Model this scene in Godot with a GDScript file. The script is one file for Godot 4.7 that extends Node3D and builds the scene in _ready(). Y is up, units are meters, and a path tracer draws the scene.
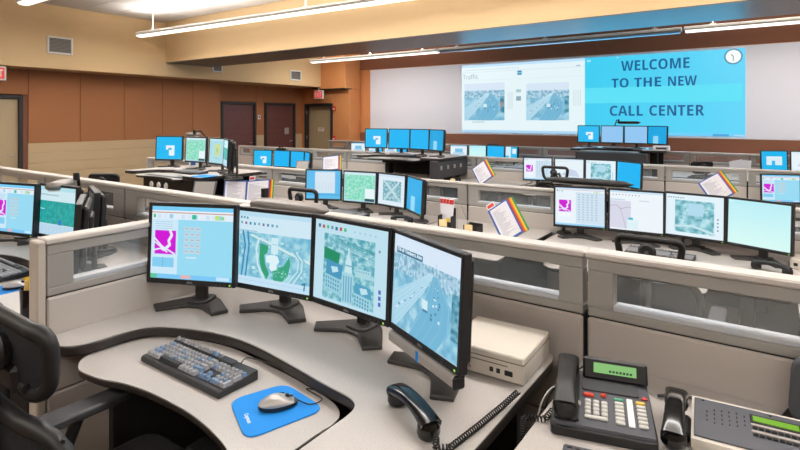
extends Node3D

# ---------------------------------------------------------------- mesh building
class MB:
	var v := PackedVector3Array()
	var n := PackedVector3Array()
	var u := PackedVector2Array()
	var xf := Transform3D.IDENTITY
	func tri(a: Vector3, b: Vector3, c: Vector3, na: Vector3, nb: Vector3, nc: Vector3, ua := Vector2.ZERO, ub := Vector2.ZERO, uc := Vector2.ZERO) -> void:
		if (b - a).cross(c - a).dot(na + nb + nc) > 0.0:
			tri(a, c, b, na, nc, nb, ua, uc, ub)
			return
		v.append_array([xf * a, xf * b, xf * c])
		n.append_array([(xf.basis * na).normalized(), (xf.basis * nb).normalized(), (xf.basis * nc).normalized()])
		u.append_array([ua, ub, uc])
	func flat(a: Vector3, b: Vector3, c: Vector3, out: Vector3) -> void:
		var m := (b - a).cross(c - a).normalized()
		if m.dot(out) < 0.0: m = -m
		tri(a, b, c, m, m, m)
	func quad(a: Vector3, b: Vector3, c: Vector3, d: Vector3, out: Vector3) -> void:
		flat(a, b, c, out)
		flat(a, c, d, out)
	func quad_uv(a: Vector3, b: Vector3, c: Vector3, d: Vector3, m: Vector3) -> void:
		tri(a, b, c, m, m, m, Vector2(0, 0), Vector2(1, 0), Vector2(1, 1))
		tri(a, c, d, m, m, m, Vector2(0, 0), Vector2(1, 1), Vector2(0, 1))
	func box(c: Vector3, s: Vector3, ch := 0.0, b := Basis.IDENTITY) -> MB:
		var h := s / 2.0
		ch = minf(ch, minf(h.x, minf(h.y, h.z)) * 0.95)
		for ax in 3:
			var p := (ax + 1) % 3
			var q := (ax + 2) % 3
			for sg in [-1.0, 1.0]:
				var o := Vector3.ZERO
				o[ax] = sg
				var k := []
				for e in [[-1, -1], [1, -1], [1, 1], [-1, 1]]:
					var w := Vector3.ZERO
					w[ax] = sg * h[ax]
					w[p] = e[0] * (h[p] - ch)
					w[q] = e[1] * (h[q] - ch)
					k.append(c + b * w)
				quad(k[0], k[1], k[2], k[3], b * o)
				if ch > 0.0:
					for sq in [-1.0, 1.0]:
						var e0 := Vector3.ZERO
						e0[ax] = sg * h[ax]
						e0[p] = sq * (h[p] - ch)
						var e1 := Vector3.ZERO
						e1[ax] = sg * (h[ax] - ch)
						e1[p] = sq * h[p]
						var t := Vector3.ZERO
						t[q] = h[q] - ch
						var oo := Vector3.ZERO
						oo[ax] = sg
						oo[p] = sq
						quad(c + b * (e0 + t), c + b * (e1 + t), c + b * (e1 - t), c + b * (e0 - t), b * oo)
		if ch > 0.0:
			for sx in [-1.0, 1.0]:
				for sy in [-1.0, 1.0]:
					for sz in [-1.0, 1.0]:
						var s3 := Vector3(sx, sy, sz)
						flat(c + b * (s3 * Vector3(h.x, h.y - ch, h.z - ch)), c + b * (s3 * Vector3(h.x - ch, h.y, h.z - ch)), c + b * (s3 * Vector3(h.x - ch, h.y - ch, h.z)), b * s3)
		return self
	func tube(pts: Array, r: Variant, sides := 8, caps := true, flat_y := 1.0) -> MB:
		var rings := []
		var side := Vector3.ZERO
		for i in pts.size():
			var t: Vector3 = (pts[mini(i + 1, pts.size() - 1)] - pts[maxi(i - 1, 0)]).normalized()
			if side == Vector3.ZERO:
				side = t.cross(Vector3.UP if absf(t.y) < 0.9 else Vector3.RIGHT).normalized()
			else:
				side = (side - t * side.dot(t)).normalized()
			var up := side.cross(t).normalized()
			var rr: float = r[i] if r is Array else r
			var ring := []
			for k in sides:
				var a := TAU * k / sides
				var d := side * cos(a) + up * sin(a) * flat_y
				ring.append([pts[i] + d * rr, d.normalized()])
			rings.append(ring)
		for i in rings.size() - 1:
			for k in sides:
				var k2 := (k + 1) % sides
				var a = rings[i][k]
				var b = rings[i][k2]
				var c = rings[i + 1][k2]
				var d = rings[i + 1][k]
				tri(a[0], b[0], c[0], a[1], b[1], c[1])
				tri(a[0], c[0], d[0], a[1], c[1], d[1])
		if caps:
			for e in [[0, 1], [pts.size() - 1, pts.size() - 2]]:
				var o: Vector3 = (pts[e[0]] - pts[e[1]]).normalized()
				for k in sides:
					tri(pts[e[0]], rings[e[0]][k][0], rings[e[0]][(k + 1) % sides][0], o, o, o)
		return self
	# horizontal slab with rounded edges; which: 1 sides, 2 top, 4 bottom
	func slab(o: PackedVector2Array, y0: float, y1: float, r := 0.0, which := 7) -> MB:
		if Geometry2D.is_polygon_clockwise(o):
			o = o.duplicate()
			o.reverse()
		var cnt := o.size()
		var nm := []
		for i in cnt:
			var e1 := (o[i] - o[(i - 1 + cnt) % cnt]).normalized()
			var e2 := (o[(i + 1) % cnt] - o[i]).normalized()
			var m1 := Vector2(e1.y, -e1.x)
			var m2 := Vector2(e2.y, -e2.x)
			var m := (m1 + m2).normalized()
			nm.append([m, 1.0 / maxf(m.dot(m1), 0.4), m1, m2])
		var prof := [[0.0, y0, 0.0], [0.0, y1, 0.0]]
		if r > 0.0:
			prof = []
			for k in 4:
				var a := -PI / 2 + k * PI / 6
				prof.append([r * (1 - cos(a)), y0 + r + r * sin(a), sin(a)])
			for k in 4:
				var a := k * PI / 6
				prof.append([r * (1 - cos(a)), y1 - r + r * sin(a), sin(a)])
		var ring := func(pi: int) -> Array:
			var out := []
			for i in cnt:
				var p: Vector2 = o[i] - nm[i][0] * nm[i][1] * prof[pi][0]
				out.append(Vector3(p.x, prof[pi][1], p.y))
			return out
		if which & 1:
			for pi in prof.size() - 1:
				var lo: Array = ring.call(pi)
				var hi: Array = ring.call(pi + 1)
				var s0: float = prof[pi][2]
				var s1: float = prof[pi + 1][2]
				for i in cnt:
					var j := (i + 1) % cnt
					var face := Vector2((o[j] - o[i]).y, -(o[j] - o[i]).x).normalized()
					var na: Vector2 = nm[i][0] if nm[i][0].dot(face) > 0.85 else face
					var nb: Vector2 = nm[j][0] if nm[j][0].dot(face) > 0.85 else face
					var c0 := sqrt(1 - s0 * s0)
					var c1 := sqrt(1 - s1 * s1)
					var a0 := Vector3(na.x * c0, s0, na.y * c0)
					var b0 := Vector3(nb.x * c0, s0, nb.y * c0)
					var a1 := Vector3(na.x * c1, s1, na.y * c1)
					var b1 := Vector3(nb.x * c1, s1, nb.y * c1)
					tri(lo[i], lo[j], hi[j], a0, b0, b1)
					tri(lo[i], hi[j], hi[i], a0, b1, a1)
		var ids := Geometry2D.triangulate_polygon(o)
		for w in [[2, prof.size() - 1, Vector3.UP], [4, 0, Vector3.DOWN]]:
			if which & w[0]:
				var p: Array = ring.call(w[1])
				for i in range(0, ids.size(), 3):
					tri(p[ids[i]], p[ids[i + 1]], p[ids[i + 2]], w[2], w[2], w[2])
		return self
	func lathe(prof: Array, sides := 20) -> MB:
		for i in prof.size() - 1:
			var a: Vector2 = prof[i]
			var b: Vector2 = prof[i + 1]
			var d := (b - a).normalized()
			var m := Vector2(d.y, -d.x)
			for k in sides:
				var t0 := TAU * k / sides
				var t1 := TAU * (k + 1) / sides
				var c0 := Vector3(cos(t0), 0, sin(t0))
				var c1 := Vector3(cos(t1), 0, sin(t1))
				var n0 := c0 * m.x + Vector3.UP * m.y
				var n1 := c1 * m.x + Vector3.UP * m.y
				tri(c0 * a.x + Vector3.UP * a.y, c1 * a.x + Vector3.UP * a.y, c1 * b.x + Vector3.UP * b.y, n0, n1, n1)
				tri(c0 * a.x + Vector3.UP * a.y, c1 * b.x + Vector3.UP * b.y, c0 * b.x + Vector3.UP * b.y, n0, n1, n0)
		return self
	# smooth sheet through a grid of points
	func sheet(g: Array, closed := false) -> MB:
		var rows := g.size()
		var cols: int = g[0].size()
		var nor := func(i: int, j: int) -> Vector3:
			var ja := (j - 1 + cols) % cols if closed else maxi(j - 1, 0)
			var jb := (j + 1) % cols if closed else mini(j + 1, cols - 1)
			var m: Vector3 = (g[mini(i + 1, rows - 1)][j] - g[maxi(i - 1, 0)][j]).cross(g[i][jb] - g[i][ja])
			return m.normalized() if m.length() > 1e-9 else Vector3.UP
		for i in rows - 1:
			for j in (cols if closed else cols - 1):
				var k := (j + 1) % cols
				var a: Vector3 = nor.call(i, j)
				var b: Vector3 = nor.call(i, k)
				var c: Vector3 = nor.call(i + 1, k)
				var d: Vector3 = nor.call(i + 1, j)
				tri(g[i][j], g[i][k], g[i + 1][k], a, b, c)
				tri(g[i][j], g[i + 1][k], g[i + 1][j], a, c, d)
		return self
	# a loft: rings of rounded-rectangle section along a path, [centre, half width, half height, basis]
	func loft(secs: Array, sides := 16, pw := 3.0) -> MB:
		var g := []
		for s in secs:
			var ring := []
			var b: Basis = s[3]
			for k in sides:
				var a := TAU * k / sides
				var ca := cos(a)
				var sa := sin(a)
				ring.append(s[0] + b.x * s[1] * signf(ca) * pow(absf(ca), 2.0 / pw) + b.y * s[2] * signf(sa) * pow(absf(sa), 2.0 / pw))
			g.append(ring)
		var mid0 := Vector3.ZERO
		sheet_out(g, secs)
		for e in [0, secs.size() - 1]:
			mid0 = secs[e][0]
			var o: Vector3 = (secs[e][0] - secs[1 if e == 0 else e - 1][0]).normalized()
			for k in sides:
				tri(mid0, g[e][k], g[e][(k + 1) % sides], o, o, o)
		return self
	func sheet_out(g: Array, secs: Array) -> void:
		var cols: int = g[0].size()
		for i in g.size() - 1:
			for j in cols:
				var k := (j + 1) % cols
				var q := [[i, j], [i, k], [i + 1, k], [i + 1, j]]
				var m := []
				for e in q:
					var r: int = e[0]
					var cc: int = e[1]
					var w: Vector3 = (g[mini(r + 1, g.size() - 1)][cc] - g[maxi(r - 1, 0)][cc]).cross(g[r][(cc + 1) % cols] - g[r][(cc - 1 + cols) % cols]).normalized()
					if w.dot(g[r][cc] - secs[r][0]) < 0.0: w = -w
					m.append(w)
				tri(g[i][j], g[i][k], g[i + 1][k], m[0], m[1], m[2])
				tri(g[i][j], g[i + 1][k], g[i + 1][j], m[0], m[2], m[3])
	func quad_sheet(w: float, h: float, z: float) -> MB:
		quad_uv(Vector3(-w / 2, h / 2, z), Vector3(w / 2, h / 2, z), Vector3(w / 2, -h / 2, z), Vector3(-w / 2, -h / 2, z), Vector3(0, 0, 1))
		return self
	func done() -> ArrayMesh:
		var a := []
		a.resize(Mesh.ARRAY_MAX)
		a[Mesh.ARRAY_VERTEX] = v
		a[Mesh.ARRAY_NORMAL] = n
		a[Mesh.ARRAY_TEX_UV] = u
		var m := ArrayMesh.new()
		m.add_surface_from_arrays(Mesh.PRIMITIVE_TRIANGLES, a)
		return m

func mb(t := Transform3D.IDENTITY) -> MB:
	var b := MB.new()
	b.xf = t
	return b

# ---------------------------------------------------------------- nodes
func unique(parent: Node, called: String) -> String:
	if not parent.has_node(NodePath(called)): return called
	var i := 1
	while parent.has_node(NodePath("%s_%03d" % [called, i])): i += 1
	return "%s_%03d" % [called, i]

var counts := {}
func unique_top(called: String) -> String:
	counts[called] = counts.get(called, -1) + 1
	return called if counts[called] == 0 else "%s_%03d" % [called, counts[called]]

func thing(called: String, label: String, category: String, at := Vector3.ZERO, turn := 0.0, group := "") -> Node3D:
	var o := Node3D.new()
	o.name = unique_top(called)
	add_child(o, true)
	o.position = at
	o.rotation.y = deg_to_rad(turn)
	o.set_meta("label", label)
	o.set_meta("category", category)
	if group: o.set_meta("group", group)
	return o

func part(parent: Node, called: String, shape: Variant, m: Material, at := Vector3.ZERO, b := Basis.IDENTITY) -> MeshInstance3D:
	var o := MeshInstance3D.new()
	o.mesh = shape.done() if shape is MB else shape
	o.material_override = m
	o.transform = Transform3D(b, at)
	o.name = unique_top(called) if parent == self else unique(parent, called)
	parent.add_child(o, true)
	return o

func solid(called: String, shape: Variant, m: Material, label: String, category: String, at := Vector3.ZERO, turn := 0.0, group := "") -> MeshInstance3D:
	var o := part(self, called, shape, m, at, Basis(Vector3.UP, deg_to_rad(turn)))
	o.set_meta("label", label)
	o.set_meta("category", category)
	if group: o.set_meta("group", group)
	return o

func struct(called: String, shape: Variant, m: Material, label: String, category: String) -> MeshInstance3D:
	var o := part(self, called, shape, m)
	o.set_meta("kind", "structure")
	o.set_meta("label", label)
	o.set_meta("category", category)
	return o

func words(parent: Node, called: String, s: String, height: float, m: Material, at: Vector3, b := Basis.IDENTITY, width := 0.0, bold := false) -> MeshInstance3D:
	var f := SystemFont.new()
	f.font_names = PackedStringArray(["Droid Sans"])
	if bold: f.font_weight = 700
	var t := TextMesh.new()
	t.text = s
	t.font = f
	t.font_size = 64
	t.depth = 0.004
	t.curve_step = 2.0
	t.pixel_size = height / (64 * 0.714)
	var k := 1.0
	if width > 0.0:
		k = width / t.get_aabb().size.x
	return part(parent, called, t, m, at, b * Basis.from_scale(Vector3(k, 1, 0.15)))

# ---------------------------------------------------------------- materials
var M := {}
func mat(called: String, c: Color, rough := 0.6, metal := 0.0) -> StandardMaterial3D:
	var m := StandardMaterial3D.new()
	m.resource_name = called
	m.albedo_color = c
	m.roughness = rough
	m.metallic = metal
	M[called] = m
	return m

func c8(r: int, g: int, b: int) -> Color:
	return Color8(r, g, b)

func noise_tex(freq: float, ramp: Array, normal := false, bump := 2.0, size := 256, type := FastNoiseLite.TYPE_SIMPLEX, oct := 3) -> NoiseTexture2D:
	var f := FastNoiseLite.new()
	f.seed = 7
	f.noise_type = type
	f.frequency = freq
	f.fractal_octaves = oct
	var t := NoiseTexture2D.new()
	t.width = size
	t.height = size
	t.seamless = true
	t.noise = f
	if normal:
		t.as_normal_map = true
		t.bump_strength = bump
	elif ramp:
		var g := Gradient.new()
		g.offsets = PackedFloat32Array([0.0, 0.5, 1.0])
		g.colors = PackedColorArray(ramp)
		t.color_ramp = g
	return t

func tri_map(m: StandardMaterial3D, scale: Vector3) -> void:
	m.uv1_triplanar = true
	m.uv1_world_triplanar = true
	m.uv1_scale = scale

func glow(called: String, c: Color, e := 1.0, tex: Texture2D = null) -> StandardMaterial3D:
	var m := mat(called, Color(0.02, 0.02, 0.02), 0.35)
	m.emission_enabled = true
	m.emission = c
	m.emission_energy_multiplier = e
	if tex:
		m.emission = Color.BLACK
		m.emission_texture = tex
	return m

func make_materials() -> void:
	var gray := func(a: float, b: float, c: float) -> Array: return [Color(a, a, a), Color(b, b, b), Color(c, c, c)]
	var lam := mat("laminate", c8(194, 188, 184), 0.42)
	lam.albedo_texture = noise_tex(0.12, gray.call(0.9, 0.97, 1.0))
	tri_map(lam, Vector3.ONE * 5)
	mat("edge", c8(44, 38, 36), 0.35)
	mat("cap", c8(200, 194, 189), 0.45)
	mat("rail", c8(156, 153, 149), 0.28)
	var fab := mat("panel_fabric", c8(204, 196, 190), 0.9)
	fab.albedo_texture = noise_tex(0.3, gray.call(0.86, 0.95, 1.0))
	fab.normal_enabled = true
	fab.normal_texture = noise_tex(0.35, [], true, 3.0)
	fab.normal_scale = 0.5
	tri_map(fab, Vector3.ONE * 7)
	mat("sill", c8(186, 190, 198), 0.35)
	mat("post", c8(190, 180, 170), 0.45)
	mat("arm_pad", c8(70, 70, 74), 0.42)
	var g := mat("glass", Color(0.80, 0.85, 0.87, 0.10), 0.03)
	g.transparency = BaseMaterial3D.TRANSPARENCY_ALPHA
	mat("black", c8(22, 22, 24), 0.45)
	mat("black_gloss", c8(14, 14, 17), 0.12)
	mat("black_soft", c8(34, 32, 32), 0.75)
	mat("dark_gray", c8(60, 60, 64), 0.5)
	mat("slate", c8(78, 80, 88), 0.5)
	mat("steel", c8(96, 94, 92), 0.35, 0.5)
	mat("silver", c8(176, 170, 166), 0.32, 0.25)
	mat("lamp_gray", c8(128, 122, 118), 0.4, 0.2)
	mat("bezel", c8(26, 27, 31), 0.5)
	mat("stand", c8(54, 52, 52), 0.45)
	mat("key", c8(150, 150, 154), 0.4)
	mat("key_blue", c8(112, 136, 166), 0.35)
	mat("kbd_body", c8(40, 40, 42), 0.45)
	mat("pad_blue", c8(20, 138, 226), 0.8)
	mat("white", c8(235, 235, 232), 0.6)
	mat("button", c8(205, 204, 200), 0.5)
	mat("red", c8(206, 62, 44), 0.5)
	mat("green", c8(82, 158, 128), 0.5)
	mat("yellow", c8(226, 190, 70), 0.5)
	mat("tab_red", c8(200, 50, 48), 0.6)
	mat("tab_orange", c8(226, 120, 40), 0.6)
	mat("tab_yellow", c8(240, 200, 40), 0.6)
	mat("tab_green", c8(40, 140, 80), 0.6)
	mat("sleeve_blue", c8(46, 92, 170), 0.4)
	mat("note", c8(244, 222, 170), 0.8)
	mat("beige_box", c8(216, 209, 198), 0.55)
	mat("beige_dark", c8(120, 112, 102), 0.6)
	mat("console_edge", c8(214, 208, 198), 0.4)
	glow("lcd", c8(150, 214, 130), 0.75)
	glow("lcd_bright", c8(132, 200, 30), 0.8)
	mat("lcd_ink", c8(50, 80, 60), 0.6)
	glow("led", c8(170, 235, 90), 1.0)
	var wp := mat("wall_brown", c8(184, 124, 82), 0.85)
	wp.albedo_texture = noise_tex(0.25, gray.call(0.84, 0.94, 1.0))
	wp.normal_enabled = true
	wp.normal_texture = noise_tex(0.3, [], true, 3.0)
	wp.normal_scale = 0.4
	tri_map(wp, Vector3.ONE * 2.5)
	var wd := mat("wall_wood", c8(228, 156, 100), 0.5)
	wd.albedo_texture = noise_tex(0.05, gray.call(0.86, 0.95, 1.0))
	tri_map(wd, Vector3(0.6, 9, 0.6))
	mat("wall_dark", c8(140, 90, 68), 0.8)
	var pl := mat("plaster", c8(220, 190, 146), 0.85)
	pl.normal_enabled = true
	pl.normal_texture = noise_tex(0.2, [], true, 1.5)
	pl.normal_scale = 0.2
	tri_map(pl, Vector3.ONE * 3)
	var wc := mat("wainscot", c8(206, 180, 142), 0.7)
	wc.albedo_texture = noise_tex(0.2, gray.call(0.93, 0.98, 1.0))
	tri_map(wc, Vector3(2, 2, 2))
	var ct := mat("ceiling_tile", c8(232, 229, 226), 0.95)
	ct.albedo_texture = noise_tex(0.5, gray.call(0.84, 0.98, 1.0))
	tri_map(ct, Vector3.ONE * 4)
	mat("grid", c8(190, 184, 176), 0.6)
	var cp := mat("carpet", c8(128, 96, 66), 0.98)
	cp.albedo_texture = noise_tex(0.4, gray.call(0.45, 0.8, 1.0))
	cp.normal_enabled = true
	cp.normal_texture = noise_tex(0.5, [], true, 6.0)
	tri_map(cp, Vector3.ONE * 3)
	var dr := mat("door_wood", c8(120, 72, 66), 0.45)
	dr.albedo_texture = noise_tex(0.03, gray.call(0.72, 0.9, 1.0))
	tri_map(dr, Vector3(5, 0.7, 5))
	mat("door_frame", c8(46, 42, 44), 0.5)
	mat("door_beige", c8(186, 166, 132), 0.5)
	mat("board", c8(234, 236, 250), 0.6)
	glow("exit_red", c8(235, 60, 60), 0.9)
	glow("lens", c8(255, 250, 240), 1.6)
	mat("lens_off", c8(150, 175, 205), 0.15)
	mat("fixture", c8(242, 240, 236), 0.45)
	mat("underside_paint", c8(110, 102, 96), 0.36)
	mat("fixture_band", c8(150, 146, 142), 0.4)
	mat("vent_dark", c8(110, 108, 104), 0.6)
	var mesh_ := mat("mesh_back", c8(30, 31, 36), 0.85)
	mesh_.normal_enabled = true
	mesh_.normal_texture = noise_tex(0.6, [], true, 5.0)
	tri_map(mesh_, Vector3.ONE * 14)
	mat("chair_frame", c8(30, 29, 31), 0.5)
	mat("chair_pad", c8(40, 39, 40), 0.7)
	mat("headline", c8(20, 84, 134), 0.8)
	glow("headline_ink", c8(26, 96, 150), 1.0)
# ---------------------------------------------------------------- what the screens show
var rng := RandomNumberGenerator.new()
const SW := 320
const SH := 256
func canvas(c: Color, w := SW, h := SH) -> Image:
	var im := Image.create(w, h, false, Image.FORMAT_RGB8)
	im.fill(c)
	return im

func rect(im: Image, x: float, y: float, w: float, h: float, c: Color) -> void:
	im.fill_rect(Rect2i(int(x), int(y), maxi(1, int(w)), maxi(1, int(h))), c)

func line(im: Image, a: Vector2, b: Vector2, c: Color, width := 2.0) -> void:
	var n := int(a.distance_to(b)) + 1
	for i in n + 1:
		var p := a.lerp(b, float(i) / n)
		im.fill_rect(Rect2i(int(p.x - width / 2), int(p.y - width / 2), maxi(1, int(width)), maxi(1, int(width))), c)

func stroke(im: Image, pts: Array, c: Color, width := 2.0) -> void:
	for i in pts.size() - 1:
		line(im, pts[i], pts[i + 1], c, width)

func poly(im: Image, pts: Array, c: Color) -> void:
	var pk := PackedVector2Array(pts)
	var lo: Vector2 = pts[0]
	var hi: Vector2 = pts[0]
	for p in pts:
		lo = lo.min(p)
		hi = hi.max(p)
	for y in range(maxi(0, int(lo.y)), mini(im.get_height(), int(hi.y) + 1)):
		for x in range(maxi(0, int(lo.x)), mini(im.get_width(), int(hi.x) + 1)):
			if Geometry2D.is_point_in_polygon(Vector2(x + 0.5, y + 0.5), pk): im.set_pixel(x, y, c)

func mottle(im: Image, r: Rect2i, a: Color, b: Color, c: Color, freq := 0.05, sd := 1) -> void:
	var f := FastNoiseLite.new()
	f.seed = sd
	f.frequency = freq
	f.fractal_octaves = 3
	f.fractal_gain = 0.42
	for y in range(r.position.y, r.end.y):
		for x in range(r.position.x, r.end.x):
			var t := clampf(f.get_noise_2d(x, y) * 0.95 + 0.5, 0, 1)
			im.set_pixel(x, y, a.lerp(b, t * 2) if t < 0.5 else b.lerp(c, t * 2 - 1))

func ticks(im: Image, x: float, y: float, n: int, step: float, s: float, cols: Array) -> void:
	for i in n:
		rect(im, x + i * step, y + rng.randf() * 2, s, s, cols[i % cols.size()])

func purple_block(im: Image, x: float, y: float, s: float) -> void:
	rect(im, x, y, s, s, c8(208, 10, 212))
	var w := c8(228, 236, 250)
	stroke(im, [Vector2(x + s * 0.72, y), Vector2(x + s * 0.82, y + s * 0.2), Vector2(x + s * 0.66, y + s * 0.45), Vector2(x + s * 0.74, y + s * 0.6), Vector2(x + s * 0.5, y + s * 0.8)], w, s * 0.1)
	stroke(im, [Vector2(x, y + s * 0.35), Vector2(x + s * 0.35, y + s * 0.68), Vector2(x + s * 0.95, y + s * 0.98)], w, s * 0.06)
	stroke(im, [Vector2(x, y + s * 0.5), Vector2(x + s * 0.6, y + s * 0.92)], w, s * 0.05)
	stroke(im, [Vector2(x, y + s * 0.85), Vector2(x + s * 0.3, y + s * 0.78), Vector2(x + s * 0.45, y + s * 0.86)], w, s * 0.07)

func dispatch(bg: Color, pane: Color) -> Image:
	var im := canvas(bg)
	rect(im, 0, 0, SW, 14, c8(120, 205, 245))
	rect(im, 0, 14, SW, 10, c8(228, 240, 248))
	rect(im, 0, 20, SW, 3, c8(196, 130, 112))
	rect(im, 0, 24, SW, 22, c8(224, 238, 250))
	ticks(im, 22, 27, 12, 24, 15, [c8(205, 226, 244), c8(214, 232, 246), c8(160, 205, 236), c8(228, 236, 246)])
	rect(im, 6, 28, 9, 13, c8(60, 190, 130))
	rect(im, 160, 27, 16, 16, c8(40, 190, 150))
	rect(im, 250, 27, 16, 16, c8(190, 226, 120))
	rect(im, 276, 30, 9, 12, c8(130, 220, 130))
	rect(im, 0, 46, 106, 200, pane)
	for i in 4: rect(im, 14, 54 + i * 8, 70, 2, c8(170, 200, 225))
	purple_block(im, 14, 86, 84)
	rect(im, 6, 182, 86, 34, c8(130, 205, 240))
	line(im, Vector2(48, 182), Vector2(48, 216), c8(90, 165, 210), 2)
	for i in 5:
		for j in 3:
			rect(im, 130 + j * 23, 70 + i * 20, 19, 15, c8(196, 214, 226))
			rect(im, 134 + j * 23, 75 + i * 20, 11, 3, c8(150, 170, 190))
	rect(im, 140, 176, 40, 5, c8(215, 232, 244))
	rect(im, 0, 240, SW, 16, c8(120, 200, 245))
	rect(im, 0, 241, 26, 14, c8(90, 200, 150))
	rect(im, 120, 241, 40, 12, c8(226, 180, 180))
	rect(im, 260, 241, 50, 12, c8(200, 230, 250))
	return im

func keypad_page() -> Image:
	var im := canvas(c8(232, 242, 250))
	rect(im, 0, 0, SW, 8, c8(190, 220, 245))
	rect(im, 0, 12, SW, 3, c8(214, 170, 176))
	ticks(im, 8, 18, 3, 16, 8, [c8(70, 190, 130), c8(200, 210, 220)])
	ticks(im, 250, 20, 3, 16, 9, [c8(210, 224, 150), c8(160, 200, 160)])
	rect(im, 136, 28, 184, 212, c8(206, 226, 240))
	purple_block(im, 24, 84, 80)
	rect(im, 18, 168, 90, 30, c8(240, 246, 252))
	for i in 11:
		for j in 5:
			rect(im, 150 + j * 28, 40 + i * 17, 12, 6, c8(160, 184, 206))
	rect(im, 0, 244, SW, 12, c8(150, 210, 245))
	return im

func map_app() -> Image:
	var im := canvas(c8(206, 232, 244))
	rng.seed = 77
	rect(im, 0, 0, SW, 16, c8(186, 222, 240))
	ticks(im, 8, 18, 3, 14, 8, [c8(90, 150, 180)])
	ticks(im, 10, 36, 9, 20, 9, [c8(120, 170, 200), c8(150, 100, 130), c8(60, 130, 180), c8(80, 150, 170)])
	for i in 14: rect(im, 4 + i * 6, 66, 4, 4, c8(130, 180, 205))
	mottle(im, Rect2i(0, 72, SW, 158), c8(110, 180, 208), c8(140, 202, 222), c8(176, 222, 234), 0.02, 3)
	# blocks of houses along slanting streets
	for i in 15:
		for j in 9:
			if rng.randf() < 0.25: continue
			var p := Vector2(4 + i * 21 + j * 3.0, 74 + j * 16 + i * 2.4)
			if p.y > 220: continue
			rect(im, p.x, p.y, 6 + rng.randf() * 10, 4 + rng.randf() * 7, c8(92, 166, 198).lerp(c8(206, 234, 242), rng.randf()))
	for k in 3: stroke(im, [Vector2(22 + k * 11, 72), Vector2(34 + k * 9, 120), Vector2(28 + k * 9, 170), Vector2(20 + k * 10, 230)], c8(64, 136, 186) if k != 1 else c8(150, 206, 226), 6)
	stroke(im, [Vector2(60, 82), Vector2(150, 104), Vector2(230, 128), Vector2(320, 152)], c8(206, 232, 234), 7)
	stroke(im, [Vector2(60, 90), Vector2(150, 112), Vector2(230, 136), Vector2(320, 160)], c8(120, 184, 200), 2)
	for k in 4: stroke(im, [Vector2(244 + k * 9, 124), Vector2(272 + k * 8, 150), Vector2(268 + k * 8, 186), Vector2(230 + k * 10, 230)], c8(196, 228, 234) if k % 2 == 0 else c8(126, 190, 212), 4)
	stroke(im, [Vector2(96, 92), Vector2(86, 130), Vector2(94, 180), Vector2(124, 230)], c8(204, 232, 238), 7)
	poly(im, [Vector2(102, 106), Vector2(140, 112), Vector2(136, 138), Vector2(122, 146), Vector2(128, 176), Vector2(146, 208), Vector2(136, 228), Vector2(112, 200), Vector2(100, 160)], c8(48, 158, 118))
	poly(im, [Vector2(160, 196), Vector2(182, 184), Vector2(206, 176), Vector2(222, 156), Vector2(232, 140), Vector2(238, 164), Vector2(228, 206), Vector2(202, 230), Vector2(166, 230)], c8(56, 164, 128))
	for i in 16: rect(im, 162 + rng.randf() * 60, 186 + rng.randf() * 40, 3 + rng.randf() * 6, 3 + rng.randf() * 4, c8(150, 212, 206))
	poly(im, [Vector2(132, 148), Vector2(150, 142), Vector2(182, 144), Vector2(190, 162), Vector2(178, 176), Vector2(180, 190), Vector2(158, 198), Vector2(146, 190), Vector2(148, 172), Vector2(130, 168)], c8(220, 242, 247))
	rect(im, 152, 82, 30, 56, c8(206, 234, 242))
	rect(im, 156, 104, 22, 3, c8(150, 206, 222))
	rect(im, 0, 228, SW, 28, c8(196, 226, 244))
	rect(im, 0, 240, SW, 2, c8(170, 210, 236))
	stroke(im, [Vector2(290, 226), Vector2(300, 222), Vector2(298, 244)], c8(40, 130, 160), 5)
	return im

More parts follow.
